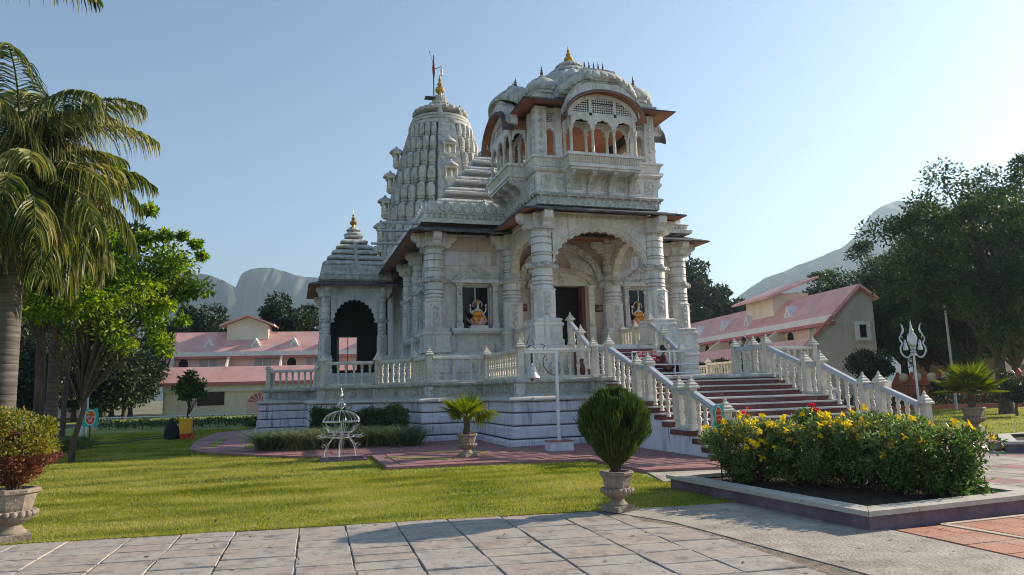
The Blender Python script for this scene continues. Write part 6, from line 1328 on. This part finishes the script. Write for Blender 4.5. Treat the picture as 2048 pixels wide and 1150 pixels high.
# ------------------------------------------------------------------ houses, fences, hills, haze
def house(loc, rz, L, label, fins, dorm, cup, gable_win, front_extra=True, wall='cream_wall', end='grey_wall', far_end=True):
    """long house, front along local x facing -y: lower roof, cut-in upper storey, upper roof up to the ridge"""
    t = thing('pink_house', loc, label, 'house', 'pink roofed houses', rz=rz); ORG[t.name] = None
    P_ = lambda nm, mb, m, par=None: put(nm, mb, m, par or t, local=True)
    EZ, RZ_, RY = 2.95, 8.1, 5.5; BY = 6.55; sl = (RZ_ - EZ) / RY; yz = lambda z: (z - EZ) / sl
    ye = 0.0; c0, c1 = 4.45, 6.0
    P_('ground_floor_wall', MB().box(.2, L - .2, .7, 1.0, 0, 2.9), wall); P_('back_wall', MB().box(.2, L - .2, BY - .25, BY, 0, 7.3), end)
    P_('white_band', MB().box(.0, L, .35, .69, 2.25, 2.82), 'fascia_white'); P_('floor_slab', MB().box(.2, L - .2, 1.001, BY - .251, 2.7, 2.9), wall)
    for x0, x1, nm in ((-.0, .2, 'gable_wall'), (L - .2, L, 'gable_wall')):
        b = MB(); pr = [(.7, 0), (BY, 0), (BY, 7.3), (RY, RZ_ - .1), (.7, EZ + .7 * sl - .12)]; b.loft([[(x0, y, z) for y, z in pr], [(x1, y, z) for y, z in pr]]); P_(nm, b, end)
    def roof(z0, z1, nm, x0=-.35, x1=L + .35):
        b = MB(); th = .16; pr = [(yz(z0), z0), (yz(z1), z1), (yz(z1), z1 + th), (yz(z0), z0 + th)]
        b.loft([[(x0, y, z) for y, z in pr], [(x1, y, z) for y, z in pr]]); return P_(nm, b, 'pink_roof')
    lo = roof(EZ, c0, 'lower_roof'); up = roof(c1, RZ_, 'upper_roof')
    yf = yz(EZ); P_('eave_trim', MB().box(-.36, L + .36, yf - .06, yf - .001, EZ - .16, EZ + .14), 'pink_trim', lo)
    P_('white_fascia', MB().box(-.3, L + .3, yz(c1) - .12, yz(c1) - .002, c1 - .30, c1 + .14), 'fascia_white', up)
    P_('pink_soffit', MB().box(-.2, L + .2, yz(c1) - .1, yz(c1) + .25, c1 - .52, c1 - .301), 'pink_trim', up)
    b = MB(); pr = [(RY - .02, RZ_), (BY + .3, 7.15), (BY + .3, 7.3), (RY - .02, RZ_ + .17)]; b.loft([[(x, y, z) for y, z in pr] for x in (-.35, L + .35)]); P_('back_roof', b, 'pink_roof', up)
    P_('upper_wall', MB().box(.2, L - .2, yz(c1) + .55, yz(c1) + .75, 2.9, 6.42), 'pink_wall'); P_('balcony_floor', MB().box(.2, L - .2, yz(c0), yz(c1) + .55, 4.1, 4.25), 'pink_wall')
    for x0 in (-.33, L + .15):                                       # the rake boards of the gable ends
        b = MB(); pr = [(yz(EZ) - .05, EZ - .2), (RY, RZ_ - .14), (RY, RZ_ + .18), (yz(EZ) - .05, EZ + .12)]; b.loft([[(x, y, z) for y, z in pr] for x in (x0, x0 + .18)]); P_('rake_board', b, 'pink_trim', up)
    for x in fins:
        b = MB(); pr = [(yz(c0), 4.2), (yz(c1) + .56, 4.2), (yz(c1) + .56, c1 - .3), (yz(c1) - .05, c1 - .3), (yz(c0), c0 + .02)]; b.loft([[(q, y, z) for y, z in pr] for q in (x - .09, x + .09)]); P_('balcony_fin', b, wall)
    for x in dorm:
        z0 = 6.55; y0 = yz(z0) - .12; b = MB()
        b.loft([[(x - .55, y0, z0), (x, y0, z0 + .95), (x + .55, y0, z0)], [(x - .1, y0 + 1.15, z0 + .95), (x, y0 + 1.05, z0 + .95), (x + .1, y0 + 1.15, z0 + .95)]]); d_ = P_('dormer_vent', b, 'fascia_white', up)
        P_('vent_opening', MB().loft([[(x - .26, y0 - .01, z0 + .12), (x, y0 - .01, z0 + .55), (x + .26, y0 - .01, z0 + .12)], [(x - .26, y0 + .02, z0 + .12), (x, y0 + .02, z0 + .55), (x + .26, y0 + .02, z0 + .12)]]), 'grey_wall', d_)
    uw = yz(c1) + .55
    xs = sorted([0] + list(fins) + [L])
    for i in range(len(xs) - 1):
        xm = xs[i] + (xs[i + 1] - xs[i]) * .62
        if xs[i + 1] - xs[i] < 2.5: continue
        o = P_('window', MB().box(xm - .85, xm + .85, uw - .03, uw - .004, 4.35, 5.62), 'curtain')
        P_('window_frame', MB().box(xm - .93, xm - .85, uw - .06, uw - .002, 4.3, 5.7).box(xm + .85, xm + .93, uw - .06, uw - .002, 4.3, 5.7).box(xm - .04, xm + .04, uw - .06, uw - .002, 4.3, 5.7).box(xm - .85, xm + .85, uw - .06, uw - .002, 5.62, 5.7), 'fascia_white', o)
        xd = xs[i] + .9; dd = [(xd - .42, 4.25), (xd + .42, 4.25)] + [(xd + .42 * math.cos(a), 5.05 + .42 * math.sin(a)) for a in [PI * k / 10 for k in range(11)]]
        if i % 2 == 0 or not front_extra: P_('arched_opening', MB().loft([[(u, uw - .02, z) for u, z in dd], [(u, uw - .004, z) for u, z in dd]]), 'void')
    if front_extra:
        for x, w_ in ((3.0, 2.4), (L - 13.2 + 9.0, 1.9), (16.5, 2.6)):
            if x + w_ < L: P_('dark_window', MB().box(x, x + w_, .66, .699, .95, 2.2), 'glass_dark')
        xd = 8.6; dd = [(xd - 1.2, 0), (xd + 1.2, 0)] + [(xd + 1.2 * math.cos(a), 1.1 + .95 * math.sin(a)) for a in [PI * k / 14 for k in range(15)]]
        o = P_('arched_door', MB().loft([[(u, .62, z) for u, z in dd], [(u, .699, z) for u, z in dd]]), 'pink_wall'); rr = MB()
        for k in range(7): a0 = PI * k / 7; rr.loft([[(xd + q * math.cos(a0 + .224 + e) , .60, 1.12 + .8 * q * math.sin(a0 + .224 + e)) for q, e in ((.25, -.12), (1.08, -.15), (1.08, .15), (.25, .12))], [(xd + q * math.cos(a0 + .224 + e), .621, 1.12 + .8 * q * math.sin(a0 + .224 + e)) for q, e in ((.25, -.12), (1.08, -.15), (1.08, .15), (.25, .12))]])
        P_('fan_panels', rr, 'pink_trim', o); P_('meter_box', MB().box(10.5, 11.3, .58, .699, .95, 1.5), 'sign_cream')
        for y in (2.2, 3.3):
            o = P_('small_window', MB().box(-.05, -.002, y, y + .45, .5, 1.7), 'glass_dark'); P_('window_frame', MB().box(-.12, -.003, y - .1, y, .4, 1.8).box(-.12, -.003, y + .45, y + .55, .4, 1.8).box(-.12, -.003, y, y + .45, 1.7, 1.8).box(-.12, -.003, y, y + .45, .4, .5), 'fascia_white', o)
    if cup:
        x0, x1, y0, y1 = cup; o = P_('cupola', MB().box(x0, x1, y0, y1, 6.6, 8.9), wall); b = MB(); xm = (x0 + x1) / 2
        b.loft([[(x0 - .6, y, 8.75), (xm, y, 9.75), (x1 + .6, y, 8.75), (x1 + .6, y, 8.93), (xm, y, 9.93), (x0 - .6, y, 8.93)] for y in (y0 - .6, y1 + .6)]) if cup[1] - cup[0] < 4 else b.loft([[(x, y0 - .9, 8.35), (x, y0 - .9, 8.55), (x, y1 + .5, 10.2), (x, y1 + .5, 10.02)] for x in (x0 - .9, x1 + .9)])
        P_('cupola_roof', b, 'pink_roof', o); cup[1] - cup[0] < 4.2 and P_('cupola_gable', MB().loft([[(x0, y, 8.9), (x1, y, 8.9), (xm, y, 9.72)] for y in (y0 + .02, y1 - .02)]), wall, o)
    if gable_win:
        for x in (L,):
            y, z = gable_win; o = P_('gable_window', MB().box(x + .003, x + .05, y - .3, y + .3, z - .45, z + .45), 'glass_dark')
            P_('window_surround', MB().box(x + .002, x + .20, y - .52, y - .3, z - .65, z + .65).box(x + .002, x + .20, y + .3, y + .52, z - .65, z + .65).box(x + .002, x + .20, y - .3, y + .3, z + .45, z + .65).box(x + .002, x + .20, y - .3, y + .3, z - .65, z - .45), 'fascia_white', o)
    return t
# left house faces the camera; right house shows its gable end and recedes
a = at_dist(322, 790, 66)
house((a[0], a[1], 0), R(-6), 34, 'long pink-roofed house behind the lawn at left', [5.2, 10.2, 15.2, 20.2, 25.2], [3.2, 7.6, 11.3, 15.0, 18.8, 22.5], (4.7, 8.7, 4.6, 7.2), None)
gx, gy, _ = at_dist(1590, 790, 48)
Lr = 33
ang = R(-90 - 8); ux, uy = math.cos(ang), math.sin(ang)
house((gx - ux * Lr - .2, gy - uy * Lr, 0), ang, Lr, 'pink-roofed house at right with a big grey gable end wall', [6, 11, 16, 21, 26], [4.0, 10.0, 15.5, 20.2, 26.8], (19.5, 24.0, 4.2, 7.4), (5.55, 5.0), front_extra=False)
# far-left building behind the trees
p = at_dist(120, 790, 70)
t = thing('distant_house', (p[0] - 8, p[1] + 4, 0), 'pinkish two-storey building glimpsed between the left trunks', 'house'); b = MB(); x, y = p[0] - 8, p[1] + 4
put('wall', MB().box(x - 8, x + 9, y, y + 8, 0, 7.2), 'pink_wall', t); put('band', MB().box(x - 8.2, x + 9.2, y - .3, y - .01, 2.9, 3.5), 'fascia_white', t)
put('roof', MB().loft([[(q, y - .8, 7.0), (q, y + 4, 9.2), (q, y + 8.8, 7.0)] for q in (x - 8.6, x + 9.6)]), 'pink_roof', t)
for k in range(6): put('window', MB().box(x - 7 + k * 2.6, x - 5.6 + k * 2.6, y - .05, y - .005, 4.2, 5.7), 'glass_dark', t); put('column', MB().box(x - 7.6 + k * 2.9, x - 7.3 + k * 2.9, y - .28, y - .02, 0, 2.9), 'cream_wall', t)
p = at_dist(2075, 790, 58); x, y = p[0], p[1]
t = thing('distant_house', (x, y, 0), 'pink house just visible at the right edge behind the trunks', 'house'); put('wall', MB().box(x - 4, x + 8, y, y + 8, 0, 6.5), 'pink_wall', t); put('roof', MB().loft([[(q, y - .8, 3.4), (q, y + 5, 8.4), (q, y + 8.8, 6.0)] for q in (x - 4.6, x + 8.6)]), 'pink_roof', t); put('window', MB().box(x - 2, x, y - .04, y - .004, 1, 2.6), 'glass_dark', t)
# red wall with gabled panels at right
a, c = at_dist(1785, 790, 50), at_dist(2060, 790, 44); n = 9
t = thing('gabled_wall', (a[0], a[1], 0), 'low red-brown wall topped by a row of pointed gables with cream panels', 'wall'); d = Vector((c[0] - a[0], c[1] - a[1], 0)); Lw = d.length; d.normalize(); T_ = lambda u, v, z: (a[0] + d.x * u - d.y * v, a[1] + d.y * u + d.x * v, z)
put('wall_base', MB().box(0, Lw, 0, .3, 0, 1.0, T_), 'red_wall', t)
for k in range(n): u0, u1 = Lw * k / n, Lw * (k + 1) / n - .02; um = (u0 + u1) / 2; put('gable_panel', MB().loft([[T_(u, v, z) for u, z in ((u0, 1.0), (u1, 1.0), (u1, 1.35), (um, 2.15), (u0, 1.35))] for v in (0.001, .3)]), 'red_wall', t); put('cream_panel', MB().sphere(T_(u1, -.02, 1.75), .32, 8, 5), 'sign_cream', t)
# white railing by the left hedge, dark railing at right
def railing(p0, p1, h, n, mat, lb, r_=.022):
    t = thing('railing', (p0[0], p0[1], 0), lb, 'railing'); a, c = Vector((*p0, 0)), Vector((*p1, 0))
    for z in (h, min(.25, h * .3)): put('rail', MB().tube([tuple(a + Vector((0, 0, z))), tuple(c + Vector((0, 0, z)))], r_ * 1.3, 6), mat, t)
    me = MB().tube([(0, 0, 0), (0, 0, h)], r_, 5).mesh('bar')
    for k in range(n + 1): q = a.lerp(c, k / n); put('bar', me, mat, t, tuple(q))
railing((-11.4, 48.3), (3.2, 45.6), .62, 90, 'pipe_white', 'white railing of thin bars behind the clipped hedge at left', .02)
railing((-12.0, 38.5), (-9.0, 31.6), 1.0, 10, 'pipe_white', 'short white railing between the left trunks', .03)
p0, p1 = at_dist(1785, 790, 44), at_dist(2060, 790, 40); railing(p0[:2], p1[:2], 1.25, 30, 'iron', 'thin dark railing below the red gabled wall at right', .018)
tag(put('kerb', MB().box(24, 48, 0, .25, 0, .22, lambda u, v, z: (u, 32.2 - (u - 26) * .27 + v, z)), 'red_wall'), kind='structure')
# ---- hills
def hill(name, label, prof, D0, depth, seed, cliff=True):
    """prof: list of (px, py) skyline; built as a solid ridge of its own depth at distance D0"""
    rs = np.random.RandomState(seed); xs = np.array([q[0] for q in prof], float); ys = np.array([q[1] for q in prof], float); n = 160; X = np.linspace(xs[0], xs[-1], n); Y = np.interp(X, xs, ys) + np.convolve(rs.normal(0, 1.6, n), np.ones(3) / 3, 'same')
    rows = []
    fr = [(-.9, 0), (-.55, .16), (-.35, .34), (-.22, .52), (-.10, .86), (0, 1.0), (.35, .98), (.7, .6), (1.0, 0)] if cliff else [(-1.0, 0), (-.75, .2), (-.5, .42), (-.28, .68), (-.12, .88), (0, 1.0), (.4, .8), (1.0, 0)]
    crest = [Vector(at_dist(x, y, D0)) for x, y in zip(X, Y)]
    wob = np.convolve(rs.normal(0, 1, n + 40), np.ones(9) / 3, 'same')
    for k, (o_, h_) in enumerate(fr):
        row = []
        for i, c in enumerate(crest):
            w_ = wob[(i + 0) % n] * (.10 if 0 < k < 5 else 0); dirv = _f; q = c + dirv * ((o_ + w_) * depth); row.append((q.x, q.y, max(-1, c.z * h_ * (1 + .04 * wob[(i + 11) % n] * (k not in (5,)))) if k != 5 else c.z))
        rows.append(row)
    V = np.array(rows).reshape(-1, 3); m = len(fr); Q = [[k * n + i, k * n + i + 1, (k + 1) * n + i + 1, (k + 1) * n + i] for k in range(m - 1) for i in range(n - 1)]
    o = np_mesh(name, V, np.array(Q), 'cliff'); return tag(o, label, 'hill', kind='structure')
hill('cliff_hill', 'flat-topped cliffs on the left', [(-260, 640), (-120, 560), (120, 548), (260, 545), (300, 535), (360, 538), (385, 556), (400, 547), (425, 552), (437, 562), (445, 557), (455, 570), (462, 602), (466, 680)], 1500, 260, 5)
hill('cliff_hill', 'flat-topped cliffs beside the temple', [(462, 690), (468, 598), (482, 548), (500, 537), (535, 534), (565, 541), (590, 552), (640, 556), (760, 575), (900, 600), (1050, 660)], 1600, 280, 6)
hill('mountain', 'hazy mountain on the right', [(1380, 680), (1480, 590), (1530, 556), (1600, 530), (1680, 498), (1712, 470), (1740, 432), (1765, 410), (1795, 400), (1850, 402), (1900, 408), (2000, 430), (2150, 470), (2400, 560), (2700, 690)], 1400, 420, 7, False)
# ---- haze
hz = MB().box(-2600, 2800, -300, 2600, -1.5, 470); o = put('haze', hz, 'void'); o.data.materials.clear()
m = bpy.data.materials.new('haze'); m.use_nodes = True; t = m.node_tree; t.nodes.clear(); vo = t.nodes.new('ShaderNodeVolumePrincipled'); vo.inputs['Color'].default_value = (.53, .70, .84, 1); vo.inputs['Density'].default_value = .00035; vo.inputs['Anisotropy'].default_value = .38
ou = t.nodes.new('ShaderNodeOutputMaterial'); t.links.new(vo.outputs[0], ou.inputs['Volume']); o.data.materials.append(m); tag(o, kind='stuff')
